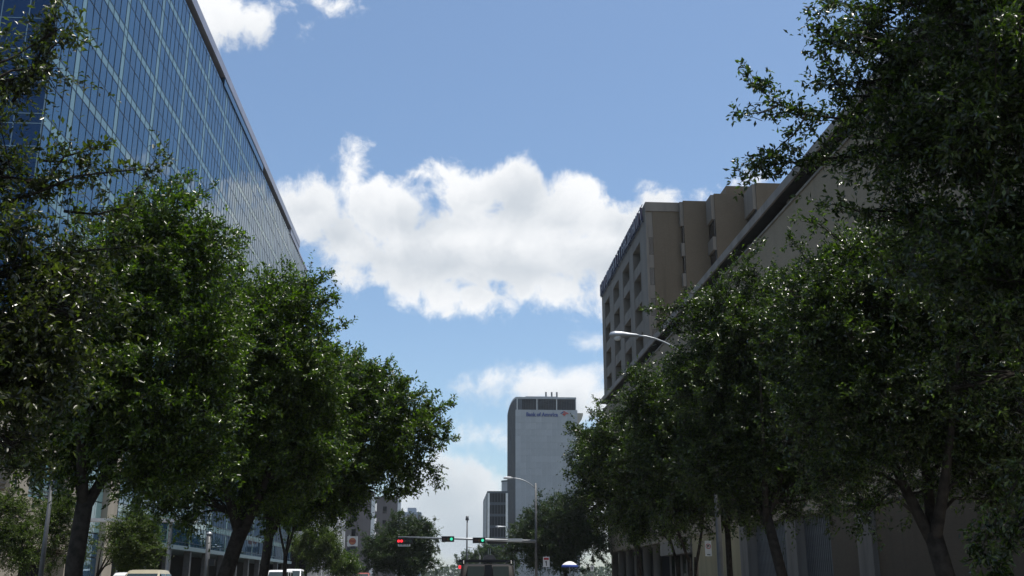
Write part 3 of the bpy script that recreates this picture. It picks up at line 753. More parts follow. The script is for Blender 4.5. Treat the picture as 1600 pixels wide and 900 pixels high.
def tree(name, label, base, tr, fork, lobes, n, leaf, seed, m, group='live oaks along the street', sprays=(), lean=(0, 0), stems=1, gap=-1.1, flat=.85, up=.15, droop=0.0, kdepth=1.0, rag=14, pads=(6, 20), spd=1.0):
    """lobes: (px, py, street distance, radius px) of the clumps that make up the crown"""
    rg = np.random.default_rng(seed); rd = random.Random(seed)
    bx, by = base; bz = gz(by)
    t = thing(name, label, 'tree', (bx, by, bz), group)
    org = np.array([bx, by, bz])
    C, Rr = [], []
    for (px, py, Y, rp) in lobes:
        p = atY(px, py, Y); C.append(p - org); Rr.append(rp*math.hypot(Y, p[2] - EYE)/FPX)
    C = np.array(C); Rr = np.array(Rr)
    Rr = np.maximum(Rr*.38, Rr - .42*(leaf/.07)**.6)
    wt = Rr**2.1; wt /= wt.sum()
    per = 20
    nt_ = int(n/per*1.45)
    pc, pr_, pi = [], [], []
    for i in range(len(C)):
        for _ in range(int(np.clip(9*Rr[i], pads[0], pads[1]))):
            u_ = unit(rg.normal(size=3)); pc.append(C[i] + u_*Rr[i]*rg.random()**.45*.92*np.array([1, 1, flat])); pr_.append(Rr[i]*rg.uniform(.22, .44)); pi.append(i)
    pc, pr_, pi = np.array(pc), np.array(pr_), np.array(pi)
    pw = pr_**2.0; pw /= pw.sum()
    sel_ = rg.choice(len(pc), nt_, p=pw); idx = pi[sel_]
    u = unit(rg.normal(size=(nt_, 3)))
    rr = rg.random(nt_)**.5
    tp = pc[sel_] + u*(pr_[sel_]*rr)[:, None]*np.array([1, 1, .62])
    loose = rg.random(nt_) < .16
    tp[loose] = (C[idx] + u*(Rr[idx]*rr)[:, None]*np.array([1, 1, flat]))[loose]
    sc_ = leaf/.07
    keep = lump(tp, seed + 1, 2.6/sc_**.5) > gap
    keep &= ~((tp[:, 2] < fork*.8))
    tp, u, idx, rr = tp[keep], u[keep], idx[keep], rr[keep]
    td = unit(u*.8 + rg.normal(size=u.shape)*.55 + np.array([0, 0, up]))
    tl = rg.uniform(.35, .8, len(tp))*sc_**.6
    # extra sprays reaching out of the crown
    sp_p, sp_d, sp_l = [], [], []
    tubes = MB()
    for (pts, dens) in sprays:
        q = [atY(a, b, Y) - org for a, b, Y in pts]
        tubes.tube([tuple(x) for x in q], [.022*(1 - .8*i/(len(q)-1)) for i in range(len(q))], 4)
        for a, b in zip(q[:-1], q[1:]):
            L_ = np.linalg.norm(b - a); dd = (b - a)/max(L_, 1e-6)
            for _ in range(max(1, int(L_*dens*spd))):
                sp_p.append(a + (b - a)*rg.random() + rg.normal(size=3)*.05); sp_d.append(unit(dd*.9 + rg.normal(size=3)*.6)); sp_l.append(rg.uniform(.15, .38)*sc_**.6)
        sp_p.append(q[-1]); sp_d.append(dd); sp_l.append(.22)
    ns = int(rag*len(C))
    for _ in range(ns):
        i = rg.choice(len(C), p=wt); u_ = unit(rg.normal(size=3) + np.array([0, 0, .25]))
        ext = rg.uniform(.35, 1.0)*sc_**.55*min(1, Rr[i]/.6)
        q0 = C[i] + u_*Rr[i]*.75; q1 = C[i] + u_*(Rr[i] + ext*.5); q2 = C[i] + unit(u_ + rg.normal(size=3)*.25)*(Rr[i] + ext) - np.array([0, 0, .12*ext])
        if q2[2] < fork*.8: continue
        q = [q0, q1, q2]; tubes.tube([tuple(x) for x in q], [.016, .010, .004], 3, False)
        for a, b in zip(q[:-1], q[1:]):
            L_ = np.linalg.norm(b - a); dd = (b - a)/max(L_, 1e-6)
            for _k in range(max(2, int(L_*13/sc_**.55))):
                sp_p.append(a + (b - a)*rg.random() + rg.normal(size=3)*.03); sp_d.append(unit(dd*.9 + rg.normal(size=3)*.6)); sp_l.append(rg.uniform(.15, .36)*sc_**.6)
    if sp_p:
        tp = np.concatenate([tp, np.array(sp_p)]); td = np.concatenate([td, np.array(sp_d)]); tl = np.concatenate([tl, np.array(sp_l)])
    K = len(tp)
    tt = rg.uniform(.05, 1.0, (K, per))
    bend = rg.normal(size=(K, 3))*.22 + np.array([0, 0, -droop])
    P = tp[:, None, :] + td[:, None, :]*(tl[:, None]*tt)[..., None] + bend[:, None, :]*((tl[:, None])*tt**2)[..., None]
    P += rg.normal(size=P.shape)*.018*sc_
    ld = unit(td[:, None, :]*.55 + rg.normal(size=P.shape)*.62 + np.array([0, 0, -.05 - droop*.6]))
    nn = unit(rg.normal(size=P.shape)*1.0 + np.array([0, 0, 1.0]))
    P, ld, nn = P.reshape(-1, 3), ld.reshape(-1, 3), nn.reshape(-1, 3)
    ln = leaf*rg.uniform(.65, 1.25, len(P)); wd = ln*rg.uniform(.36, .5, len(P))
    v, f = leaves(P, ld, nn, ln, wd)
    cr = bpy.data.objects.new('crown', tri_mesh('crown', v, f, m)); COL.objects.link(cr); cr.parent = t
    # trunk, limbs, branches
    tb = tubes
    fk = np.array([lean[0], lean[1], fork])
    tops = []
    for s_ in range(stems):
        off = np.array([0, 0, 0.]) if stems == 1 else np.array([math.cos(s_*2.4)*tr*1.2, math.sin(s_*2.4)*tr*1.2, 0])
        fks = fk + off*2.2
        k1 = fks*.5 + off + np.array([rd.uniform(-.12, .12)*tr*3, rd.uniform(-.1, .1), -.0])
        rr_ = tr if stems == 1 else tr*.62
        tb.tube([tuple(off - np.array([0, 0, .4])), tuple(off + np.array([0, 0, .0])), tuple(off*1.05 + np.array([lean[0]*.06, lean[1]*.06, fork*.16])), tuple(k1), tuple(fks)], [rr_*1.5, rr_*1.32, rr_*1.05, rr_*.95, rr_*.9], 10)
        tops.append((fks, rr_))
    lead = []
    zmax = float(max(C[:, 2])); ctr = (C*wt[:, None]).sum(0)
    nl = 3 if stems == 1 else stems
    for j in range(nl):
        f0, r0 = tops[j % len(tops)]
        w = 2*math.pi*j/nl + rd.uniform(-.4, .4) + seed
        Hh = max(.8, (zmax - f0[2])*rd.uniform(.55, .72))
        e = f0 + np.array([math.cos(w)*Hh*.34 + (ctr[0] - f0[0])*.35, math.sin(w)*Hh*.34 + (ctr[1] - f0[1])*.35, Hh])
        m_ = f0 + (e - f0)*.45 + np.array([math.cos(w), math.sin(w), 0])*Hh*.06
        pts = [np.array(q) for q in bezp(f0 - np.array([0, 0, fork*.1]), m_, e, 9)]
        tb.tube([tuple(q) for q in pts], [r0*.68*(1 - .75*q/8) for q in range(9)], 8, False)
        lead += [(q, r0*.68*(1 - .75*i_/8)) for i_, q in enumerate(pts) if i_ > 0]
    for i, (c, r) in enumerate(zip(C, Rr)):
        f0, r0 = min(lead, key=lambda q: np.linalg.norm(c - q[0]) + 2.0*max(0, q[0][2] - c[2] + .2))
        d = c - f0; L_ = np.linalg.norm(d)
        st_ = f0
        m1 = st_ + d*.35 + np.array([0, 0, .12*L_]) + rg.normal(size=3)*.06*L_
        m2 = st_ + d*.7 + np.array([0, 0, .08*L_]) + rg.normal(size=3)*.05*L_
        lr = min(r0*.75, .025 + .012*L_ + .018*r)
        tb.tube([tuple(x) for x in (st_, st_*.5 + m1*.5 + rg.normal(size=3)*.02*L_, m1, m2, c)], [lr, lr*.85, lr*.72, lr*.5, lr*.3], 7, False)
        for q in range(9):
            e = c + unit(rg.normal(size=3))*r*rg.uniform(.5, .92)
            s0 = m2 + (c - m2)*rd.random()
            mm = (s0 + e)/2 + rg.normal(size=3)*.12*r
            tb.tube([tuple(s0), tuple(mm), tuple(e)], [lr*.34, lr*.22, .008], 5, False)
            for z_ in range(3):
                e2 = e + unit(rg.normal(size=3) + (e - c)/max(r, .1)*.8)*r*.35; s1 = mm + (e - mm)*rd.random()
                tb.tube([tuple(s1), tuple((s1 + e2)/2 + rg.normal(size=3)*.05*r), tuple(e2)], [lr*.16, lr*.1, .005], 4, False)
    tk = tb.build('trunk', M['bark'], t, True)
    # fine twigs that carry the leaves
    sel = rg.random(K) < .55
    a = tp[sel] - td[sel]*(tl[sel]*.35)[:, None]; b = tp[sel] + td[sel]*(tl[sel]*.8)[:, None] + bend[sel]*(tl[sel]*.6)[:, None]
    o1 = unit(np.cross(td[sel], rg.normal(size=a.shape))); o2 = np.cross(o1, td[sel])
    w = .006*sc_**.5
    vs = np.stack([a + o1*w, a - o1*w*.5 + o2*w*.87, a - o1*w*.5 - o2*w*.87, b], 1).reshape(-1, 3)
    bi = np.arange(len(a))[:, None]*4
    fs = np.concatenate([bi + [0, 1, 3], bi + [1, 2, 3], bi + [2, 0, 3]], 1).reshape(-1, 3)
    o = bpy.data.objects.new('twigs', tri_mesh('twigs', vs, fs, M['bark'])); COL.objects.link(o); o.parent = t; o['kind'] = 'stuff'
    return t

# right row
tree('oak_tree', 'very near live oak whose dark foliage fills the upper right corner', (9.9, 12.5), .22, 3.2,
     [(1500, 60, 12, 150), (1405, 80, 12.5, 85), (1590, 190, 11.5, 160), (1450, 215, 12.5, 110), (1545, 350, 12, 130), (1385, 235, 12.5, 80), (1640, 450, 11.5, 150), (1620, 640, 11.5, 90), (1430, 330, 13, 70), (1350, 60, 12.5, 50), (1345, 130, 12.5, 34), (1345, 240, 13, 55), (1600, 830, 11.5, 50), (1560, -120, 12, 160), (1760, 100, 11.5, 200), (1760, 420, 11.5, 190), (1480, 430, 13, 70), (1385, 330, 13.5, 55), (1410, 420, 13.5, 60), (1362, 40, 12.6, 34), (1368, 105, 12.6, 26), (1385, 145, 12.6, 40), (1540, 500, 12, 110), (1500, 600, 13, 80)],
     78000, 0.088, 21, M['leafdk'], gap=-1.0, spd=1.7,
     sprays=[(((1370, 200, 12.8), (1310, 185, 12.9), (1255, 178, 13), (1205, 158, 13), (1175, 118, 13)), 16), (((1340, 245, 13), (1280, 248, 13), (1230, 255, 13), (1168, 264, 13)), 16), (((1215, 165, 13), (1195, 175, 13), (1168, 178, 13)), 8),
             (((1260, 180, 13), (1240, 210, 13), (1180, 262, 13)), 12), (((1370, 150, 12.6), (1320, 150, 12.6), (1283, 78, 12.6)), 12), (((1350, 90, 12.6), (1310, 60, 12.6), (1285, 52, 12.6)), 14), (((1400, 20, 12.6), (1330, 8, 12.6), (1285, 8, 12.6)), 16), (((1320, 130, 12.6), (1285, 134, 12.6)), 12),
             (((1600, 720, 11.5), (1570, 790, 11.5), (1545, 830, 11.5), (1530, 865, 11.5)), 18), (((1600, 780, 11.5), (1580, 840, 11.5), (1555, 890, 11.5)), 18), (((1400, 330, 13), (1340, 330, 13), (1300, 318, 13)), 14)])
tree('oak_tree', 'large live oak with a three way forked trunk before the dark brown wall', (9.65, 20), .19, 2.25,
     [(1410, 450, 20, 110), (1320, 475, 20, 90), (1500, 520, 20, 130), (1340, 590, 20, 115), (1455, 640, 20, 105), (1560, 640, 19, 90), (1270, 520, 20, 80), (1235, 460, 20.5, 50), (1380, 700, 20, 80), (1520, 740, 19.5, 60), (1345, 395, 20, 55), (1590, 500, 19, 110), (1430, 380, 20, 60), (1500, 420, 20, 90), (1300, 740, 20.5, 65), (1385, 765, 20.5, 55), (1450, 765, 21.5, 48), (1560, 715, 20, 85), (1260, 660, 20.5, 70), (1340, 420, 20, 60), (1500, 690, 20, 80), (1420, 770, 20.5, 50), (1345, 790, 20.5, 40), (1560, 780, 20, 60)],
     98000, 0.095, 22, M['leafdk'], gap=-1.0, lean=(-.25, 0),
     sprays=[(((1300, 440, 20.3), (1260, 405, 20.3), (1235, 372, 20.3)), 16), (((1420, 460, 20), (1330, 455, 20), (1240, 462, 20)), 6), (((1330, 390, 20), (1280, 350, 20), (1250, 345, 20)), 12), (((1400, 760, 20), (1360, 800, 20), (1345, 825, 20)), 14)])
tree('oak_tree', 'live oak with a leaning trunk before the ribbed dark screen on the right', (9.65, 29.5), .16, 3.3,
     [(1150, 520, 30, 85), (1095, 500, 30, 42), (1225, 505, 30, 80), (1120, 610, 30, 85), (1215, 620, 30, 95), (1180, 720, 30, 75), (1280, 690, 29.5, 75), (1075, 585, 30, 50), (1180, 440, 30, 35), (1240, 760, 30, 50), (1290, 580, 29.5, 60), (1060, 500, 30, 22), (1330, 760, 29, 45), (1110, 740, 30, 65), (1190, 790, 30, 45), (1265, 770, 30, 50), (1150, 670, 30, 80), (1320, 720, 30, 60), (1235, 800, 30, 36), (1300, 790, 30, 36), (1150, 790, 30, 45)],
     86000, 0.108, 23, M['leafdk'], gap=-1.0, lean=(-.55, .2),
     sprays=[(((1110, 480, 30), (1060, 480, 30), (1018, 484, 30)), 18), (((1150, 450, 30), (1160, 415, 30), (1188, 378, 30)), 14), (((1070, 520, 30), (1035, 505, 30)), 14)])
tree('oak_tree', 'slim straight trunked live oak between the leaning oak and the no parking pole', (9.65, 36), .11, 3.4,
     [(1045, 650, 36, 70), (1110, 690, 36, 78), (1025, 715, 36, 58), (1105, 770, 36, 55), (1150, 740, 36, 55), (1000, 640, 36, 42), (1070, 590, 36, 40), (1160, 650, 36, 60), (1080, 800, 36, 45), (1130, 810, 36, 40), (1170, 800, 36, 40), (1050, 800, 36, 40), (1020, 780, 36, 40)],
     52000, 0.12, 24, M['leafdk'], sprays=[(((1010, 610, 36), (985, 585, 36)), 14), (((1030, 600, 36), (1040, 566, 36)), 12)])
tree('oak_tree', 'live oak with several thin stems beside the cream wall on the right', (9.65, 42.6), .16, 2.3,
     [(960, 690, 43, 52), (1000, 730, 43, 62), (935, 715, 43, 40), (1045, 780, 43, 55), (985, 790, 43, 42), (1060, 720, 43, 55), (1010, 670, 43, 45), (1000, 830, 43, 30), (1050, 830, 42, 30)],
     46000, 0.125, 25, M['leafdk'], stems=3, sprays=[(((955, 660, 43), (925, 645, 43)), 16), (((930, 690, 43), (900, 672, 43), (890, 665, 43)), 18), (((925, 720, 43), (888, 738, 43)), 14)])
tree('oak_tree', 'dark live oak ending the right hand row, in front of the tower corner', (9.4, 52), .13, 3.0,
     [(928, 700, 52, 36), (918, 745, 52, 34), (945, 770, 52, 40), (975, 810, 52, 38), (925, 790, 52, 24), (960, 730, 52, 40), (985, 760, 52, 40)],
     26000, 0.14, 26, M['leafdk'], sprays=[(((920, 680, 52), (900, 672, 52)), 14), (((905, 740, 52), (888, 715, 52)), 14)])
# left row
tree('oak_tree', 'very near live oak reaching in from the left edge of the street', (-8.3, 11.5), .22, 3.0,
     [(-40, 110, 12, 60), (15, 135, 12, 40), (72, 110, 12, 32), (84, 50, 12, 22), (0, 265, 12, 58), (62, 285, 12, 24), (40, 430, 12, 92), (15, 560, 12, 130), (75, 590, 12, 62), (-150, 300, 11.5, 150), (-140, 560, 11.5, 190), (105, 430, 12.3, 50), (20, 690, 12, 60), (120, 490, 12, 50), (-130, 60, 11.5, 90)],
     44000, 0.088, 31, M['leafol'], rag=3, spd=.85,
     sprays=[(((0, 320, 12), (60, 300, 12), (120, 275, 12), (180, 268, 12), (232, 264, 12), (243, 250, 12)), 18), (((20, 160, 12), (60, 90, 12), (85, 20, 12), (88, -20, 12)), 22), (((40, 130, 12), (80, 75, 12), (105, 55, 12)), 20), (((60, 300, 12), (100, 245, 12), (150, 232, 12)), 16), (((100, 330, 12), (150, 335, 12), (190, 325, 12)), 16), (((60, 250, 12), (110, 255, 12)), 14), (((70, 400, 12), (150, 390, 12), (215, 385, 12)), 20), (((60, 440, 12), (140, 465, 12), (180, 500, 12)), 14)])
tree('oak_tree', 'bright topped live oak with a thick forked trunk before the limestone podium', (-8.1, 24), .20, 3.2,
     [(250, 395, 24, 88), (180, 470, 24, 100), (295, 465, 24, 60), (120, 560, 24, 100), (230, 600, 24, 108), (315, 550, 24, 70), (150, 680, 24, 72), (265, 700, 24, 70), (215, 345, 24, 38), (320, 370, 24, 24), (90, 650, 24, 70), (180, 380, 24, 40), (60, 720, 24, 42), (330, 640, 24, 60), (115, 735, 24, 40), (215, 745, 24.5, 40), (295, 735, 24.5, 50)],
     88000, 0.118, 32, M['leaf'], gap=-.8, rag=18,
     sprays=[(((290, 360, 24), (325, 345, 24), (345, 352, 24)), 18), (((260, 320, 24), (265, 302, 24)), 16), (((310, 420, 24), (340, 425, 24)), 14)])
tree('oak_tree', 'live oak on the left, trunk leaning right, before the arcade columns', (-6.95, 32), .24, 2.9,
     [(400, 520, 32, 85), (470, 490, 32, 48), (480, 445, 32, 24), (350, 610, 32, 80), (450, 600, 32, 85), (505, 540, 32, 30), (395, 710, 32, 62), (305, 720, 32, 50), (470, 690, 32, 62), (335, 480, 32, 48), (370, 440, 32, 30), (500, 620, 32, 40), (270, 760, 31, 32), (420, 460, 32, 40), (290, 775, 32, 40), (345, 755, 32.5, 48), (430, 765, 32.5, 48), (480, 745, 32, 48), (250, 735, 32, 50), (300, 805, 32, 30), (255, 795, 32, 34), (385, 790, 32.5, 36), (215, 770, 32, 34), (430, 810, 33, 30)],
     74000, 0.13, 33, M['leaf'], lean=(.75, .2),
     sprays=[(((470, 460, 32), (495, 435, 32), (512, 428, 32)), 18), (((500, 520, 32), (535, 508, 32)), 18), (((370, 430, 32), (350, 412, 32)), 14), (((490, 480, 32), (515, 462, 32)), 14)])
tree('oak_tree', 'wide spreading live oak whose outer twigs overhang the street', (-7.25, 42), .19, 3.4,
     [(560, 630, 42, 60), (632, 672, 42, 46), (595, 615, 42, 34), (520, 700, 42, 66), (600, 725, 42, 46), (660, 650, 42, 30), (672, 690, 42, 22), (480, 740, 42, 55), (555, 590, 42, 32), (520, 610, 42, 50), (640, 735, 42, 30), (560, 760, 42, 34), (440, 780, 42, 40), (640, 620, 42, 18), (545, 780, 42, 32), (590, 765, 42, 30), (500, 790, 42, 34)],
     46000, 0.15, 34, M['leaf'], lean=(.3, 0), gap=-.45, rag=26,
     sprays=[(((640, 650, 42), (680, 640, 42), (702, 632, 42)), 18), (((660, 680, 42), (690, 685, 42), (706, 682, 42)), 18), (((650, 720, 42), (680, 735, 42), (684, 752, 42)), 14), (((590, 600, 42), (600, 580, 42)), 14), (((540, 590, 42), (558, 552, 42)), 14), (((640, 620, 42), (632, 602, 42)), 14), (((655, 660, 42), (695, 660, 42)), 14), (((610, 730, 42), (652, 756, 42)), 14)])
tree('oak_tree', 'slender live oak with a thin forked trunk beside the white vans', (-7.5, 50), .10, 2.7,
     [(455, 790, 50, 34), (420, 770, 50, 40), (490, 790, 50, 34), (500, 760, 50, 40), (440, 740, 50, 40), (520, 790, 50, 26)],
     19000, 0.15, 35, M['leaf'])
# beyond the crossing
tree('round_tree', 'round bushy dark tree behind the red traffic signal', (-6.6, 150), .3, 2.0,
     [(625, 850, 150, 42), (600, 875, 150, 34), (655, 840, 150, 32), (660, 875, 150, 26), (625, 822, 150, 22), (585, 850, 150, 22), (672, 850, 150, 14), (678, 885, 150, 14), (640, 880, 150, 34)],
     42000, .24, 41, M['leaffar'], group=None, gap=-1.6)
tree('round_tree', 'broad dark tree behind the street lamp on the right, below the bank tower', (15.0, 135), .3, 2.5,
     [(860, 825, 135, 48), (900, 800, 135, 36), (825, 840, 135, 34), (880, 870, 135, 40), (920, 840, 135, 40), (800, 855, 135, 26), (870, 785, 135, 20), (840, 870, 135, 30), (910, 780, 135, 22), (785, 865, 135, 16)],
     52000, .24, 42, M['leaffar'], group=None, gap=-1.6)
tree('far_tree', 'small hazy green tree beyond the dark van at the end of the street', (11.0, 260), .3, 2.0,
     [(745, 875, 260, 16), (730, 882, 260, 14), (765, 868, 260, 18), (775, 880, 260, 16), (722, 888, 260, 9), (790, 885, 260, 18)],
     16000, .40, 43, M['leaffar'], group=None, gap=-1.8, sprays=[(((718, 880, 260), (713, 868, 260)), 3)])
tree('far_tree', 'small pale tree in front of the white column building', (-15.5, 112), .16, 1.8,
     [(505, 850, 112, 26), (490, 870, 112, 22), (520, 872, 112, 22), (475, 850, 112, 20), (505, 825, 112, 16)],
     15000, .18, 44, M['leafyg'], group=None, gap=-1.2)
tree('shrub_tree', 'low rounded shrub left of the red car', (-13.2, 120), .12, .6,
     [(540, 882, 120, 18), (525, 890, 120, 14), (552, 888, 120, 12)], 9000, .16, 45, M['leaf'], group=None, gap=-1.7)
G2 = 'young willowy trees before the left buildings'
tree('young_tree', 'pale young tree at the left frame edge before the limestone podium', (-17.6, 41), .07, 1.8,
     [(20, 800, 41, 38), (5, 850, 41, 36), (40, 835, 41, 30), (15, 770, 41, 24), (35, 870, 41, 26)], 15000, .085, 51, M['leafyg'], group=G2, gap=-.3, droop=.2)
tree('young_tree', 'pale young tree behind the slim grey pole before the limestone podium', (-17.4, 46), .07, 1.9,
     [(85, 810, 46, 32), (110, 835, 46, 32), (70, 845, 46, 26), (105, 790, 46, 20), (90, 865, 46, 30), (125, 870, 46, 20)], 13000, .09, 52, M['leafyg'], group=G2, gap=-.2, droop=.2)
tree('young_tree', 'fuller young tree between the thick oak trunk and the champagne car', (-16.6, 52), .08, 1.7,
     [(215, 840, 52, 34), (195, 860, 52, 28), (230, 862, 52, 24), (208, 815, 52, 22), (185, 830, 52, 22), (212, 878, 52, 26)], 20000, .10, 53, M['leafyg'], group=G2, gap=-1.0, droop=.15)

# far horizon of trees closing the street
def treeline():
    rg = np.random.default_rng(9); N = 26000
    x = rg.uniform(-420, 420, N); top = 15.0 + 2.0*np.sin(x*.05) + 1.5*np.sin(x*.17 + 1)
    z = .9 + (top - .9)*rg.random(N)**.6; y = 950 + rg.uniform(0, 25, N)
    P = np.stack([x, y, z], 1)
    v, f = leaves(P, unit(rg.normal(size=(N, 3))), unit(rg.normal(size=(N, 3))), rg.uniform(1.6, 3.0, N), rg.uniform(1.0, 2.0, N))
    o = bpy.data.objects.new('treeline', tri_mesh('treeline', v, f, M['leaffar'])); COL.objects.link(o); o['kind'] = 'stuff'
treeline()

# ------------------------------------------------------------------ street lamps, poles, signals, signs
def bez(p0, p1, p2, n=8):
    p0, p1, p2 = map(np.array, (p0, p1, p2))
    return [tuple((1-t)**2*p0 + 2*t*(1-t)*p1 + t*t*p2) for t in np.linspace(0, 1, n)]
def street_lamp(label, px_pole, px_head, Y, topy, hl=1.0, group='cobra head street lamps', pr=.095):
    h = atY(px_head[0], px_head[1], Y); p = atY(px_pole, topy, Y); z0 = gz(Y)
    t = thing('street_lamp', label, 'street lamp', (p[0], Y, z0), group)
    H = p[2] - z0; dx = h[0] - p[0]; hz_ = h[2] - z0
    MB().tube([(0, 0, 0), (0, 0, .5), (0, 0, H)], [pr*1.25, pr*1.1, pr*.62], 12).build('pole', M['greysteel'], t, True)
    MB().box(-.22, .22, -.22, .22, 0, .06).build('base_plate', M['greysteel'], t)
    MB().tube(bez((0, 0, H - .15), (dx*.5, 0, hz_ + .0), (dx + hl*.45, 0, hz_)), .032, 8).build('arm', M['steel'], t, True)
    s = -1
    hd = MB(); n = 14
    prof = [(0, .03, .03), (.08, .06, .06), (.3, .085, .085), (.55, .15, .125), (.8, .18, .14), (.95, .13, .10), (1.0, .02, .015)]
    for u_, hw, hh in prof:
        for j in range(n):
            a = 2*math.pi*j/n; hd.v.append((dx + hl*.5 - u_*hl, hw*math.cos(a), hz_ + hh*math.sin(a)*(1 if math.sin(a) > 0 else .6)))
    for i in range(len(prof) - 1):
        for j in range(n): hd.f.append((i*n+j, i*n+(j+1) % n, (i+1)*n+(j+1) % n, (i+1)*n+j))
    ho = hd.build('lamp_head', M['steel'], t, True)
    MB().lathe([(.13, hz_ - .04), (.125, hz_ - .11), (.08, hz_ - .17), (0, hz_ - .19)], dx - hl*.22, 0, 14).build('lens', M['headlamp'], ho, True)
    return t
street_lamp('near cobra head street lamp whose arm reaches left out of the right hand foliage', 1109, (975, 524), 33, 575)

def signal_mast():
    Y = 114.0; z0 = gz(Y)
    p = atY(837, 755, Y); xl = atY(622, 839, Y); xr = atY(837, 846, Y)
    t = thing('signal_mast', 'tall grey signal pole with a long arm across the street and a lamp on top', 'traffic light pole', (p[0], Y, z0))
    H = p[2] - z0
    MB().tube([(0, 0, 0), (0, 0, H)], [.17, .10], 12).build('pole', M['greysteel'], t, True)
    MB().box(-.3, .3, -.3, .3, 0, .08).build('base_plate', M['greysteel'], t)
    a0 = xr[2] - z0; a1 = xl[2] - z0; dx = xl[0] - p[0]
    MB().tube([(0, 0, a0), (dx*.5, 0, (a0 + a1)/2 + .02), (dx, 0, a1)], [.17, .12, .07], 10).build('mast_arm', M['steel'], t, True)
    h = atY(795, 747, Y); hx, hz_ = h[0] - p[0], h[2] - z0
    MB().tube(bez((0, 0, H - .6), (hx*.4, 0, hz_ + .05), (hx + .3, 0, hz_)), .05, 8).build('lamp_arm', M['steel'], t, True)
    MB().tube([(hx + .5, 0, hz_), (hx + .2, 0, hz_ + .03), (hx - .4, 0, hz_ + .02), (hx - .6, 0, hz_)], [.04, .12, .17, .06], 10).build('lamp_head', M['whitesteel'], t, True)
    def sig(px, py, lens, w, lab, face='front', plates=3):
        c = atY(px, py, Y - .35); hw = w/2; hh = .30
        s = thing('traffic_signal', lab, 'traffic light', (c[0], Y - .35, c[2]), 'horizontal signals on the mast arm')
        MB().box(-hw, hw, -.02, .02, -hh, hh).build('backplate', M['black'], s)
        MB().box(-hw + .1, hw - .1, -.16, -.022, -.19, .19).build('housing', M['black'], s)
        MB().tube([(0, .03, .1), (0, .35, .28)], .04, 6).build('bracket', M['black'], s)
        n = len(lens); pitch = (w - .22)/n
        for i, mname in enumerate(lens):
            x = -hw + .11 + (i + .5)*pitch
            ln = MB().tube([(x, -.165, 0), (x, -.20, 0)], [.15, .13], 14).build('lens', M[mname], s)
            vz = MB()
            for j in range(9):
                a = math.pi*j/8
                for yy in (-.163, -.38): vz.v.append((x + .165*math.cos(a), yy, .165*math.sin(a)))
            for j in range(8): vz.f.append((2*j, 2*j+1, 2*j+3, 2*j+2))
            vz.build('visor', M['black'], ln)
        return s
    sig(632, 845.5, ['red', 'red', 'amberoff', 'greenoff', 'greenoff'], 1.75, 'horizontal traffic signal with two lit red lenses at the far end of the arm')
    sig(699.8, 842.3, ['redoff', 'amberoff', 'green'], 1.36, 'middle horizontal traffic signal with a lit green lens against the sky')
    sig(748.5, 844.3, ['redoff', 'amberoff', 'green'], 1.36, 'horizontal traffic signal with a lit green lens by the dark office block')
    c = atY(777, 845.5, Y + .5)
    s = thing('traffic_signal', 'black horizontal traffic signal seen from behind against dark foliage', 'traffic light', (c[0], Y + .5, c[2]), 'horizontal signals on the mast arm')
    MB().box(-1.05, 1.05, -.02, .02, -.30, .30).build('backplate', M['black'], s); MB().box(-.9, .9, .023, .2, -.19, .19).build('housing', M['greysteel'], s)
    c = atY(631.5, 851.2, Y - .3)
    s = thing('lane_sign', 'small white sign plate under the red traffic signal', 'sign', (c[0], Y - .3, c[2]))
    MB().box(-.66, .66, -.02, .02, -.17, .17).build('plate', M['signwhite'], s)
    rg = random.Random(4)
    for i in range(7): MB().box(-.52 + i*.15, -.44 + i*.15 + rg.uniform(-.02, .03), -.028, -.021, -.08, .08).build('print_stroke', M['greysteel'], s)
    MB().tube([(0, .02, .1), (0, .25, .62)], .03, 6).build('bracket', M['greysteel'], s)
    c = atY(805, 843.6, Y - .3)
    s = thing('street_sign', 'long blank white plate on the pole end of the signal arm', 'sign', (c[0], Y - .3, c[2]))
    MB().box(-.78, .78, -.02, .02, -.15, .15).build('plate', M['signwhite'], s)
    MB().box(-.6, .6, .021, .22, -.03, .03).build('bracket', M['greysteel'], s)
signal_mast()
street_lamp('small far street lamp half hidden in the broad dark tree', 803, (782, 823), 165, 838, 1.6, pr=.12)
street_lamp('tiny far street lamp above the hazy tree at the street end', 750, (737, 855), 240, 868, 1.9, pr=.14)
def mast(label, px, ytop, Y, r):
    p = atY(px, ytop, Y); z0 = gz(Y)
    t = thing('slim_pole', label, 'pole', (p[0], Y, z0))
    MB().tube([(0, 0, 0), (0, 0, p[2] - z0)], [r*1.2, r*.8], 10).build('shaft', M['greysteel'], t, True)
    MB().tube([(0, 0, p[2] - z0 + .003), (0, 0, p[2] - z0 + r*5)], [r*2.2, r*1.6], 10).build('cap', M['greysteel'], t, True)
    MB().box(-r*2, r*2, -r*2, r*2, 0, .08).build('base_plate', M['greysteel'], t)
mast('slim distant mast rising above the signal arm against cloud', 730, 813, 200, .16)
mast('slim grey pole standing before the limestone podium on the left', 83, 740, 36, .075)
def ped_post():
    Y = 46; a = atY(327, 835, Y); z0 = gz(Y)
    t = thing('signal_post', 'white post with a small black pedestrian signal box left of the leaning oak trunk', 'post', (a[0], Y, z0))
    MB().tube([(0, 0, 0), (0, 0, a[2] - z0)], .10, 12).build('post', M['greysteel'], t, True)
    MB().lathe([(0, a[2] - z0 + .12), (.12, a[2] - z0 + .06), (.13, a[2] - z0 + .002)], 0, 0, 12).build('cap', M['steel'], t, True)
    b = atY(330.5, 879, Y); MB().box(.08, .33, -.14, .1, b[2] - z0 - .14, b[2] - z0 + .14).build('signal_box', M['black'], t)
ped_post()

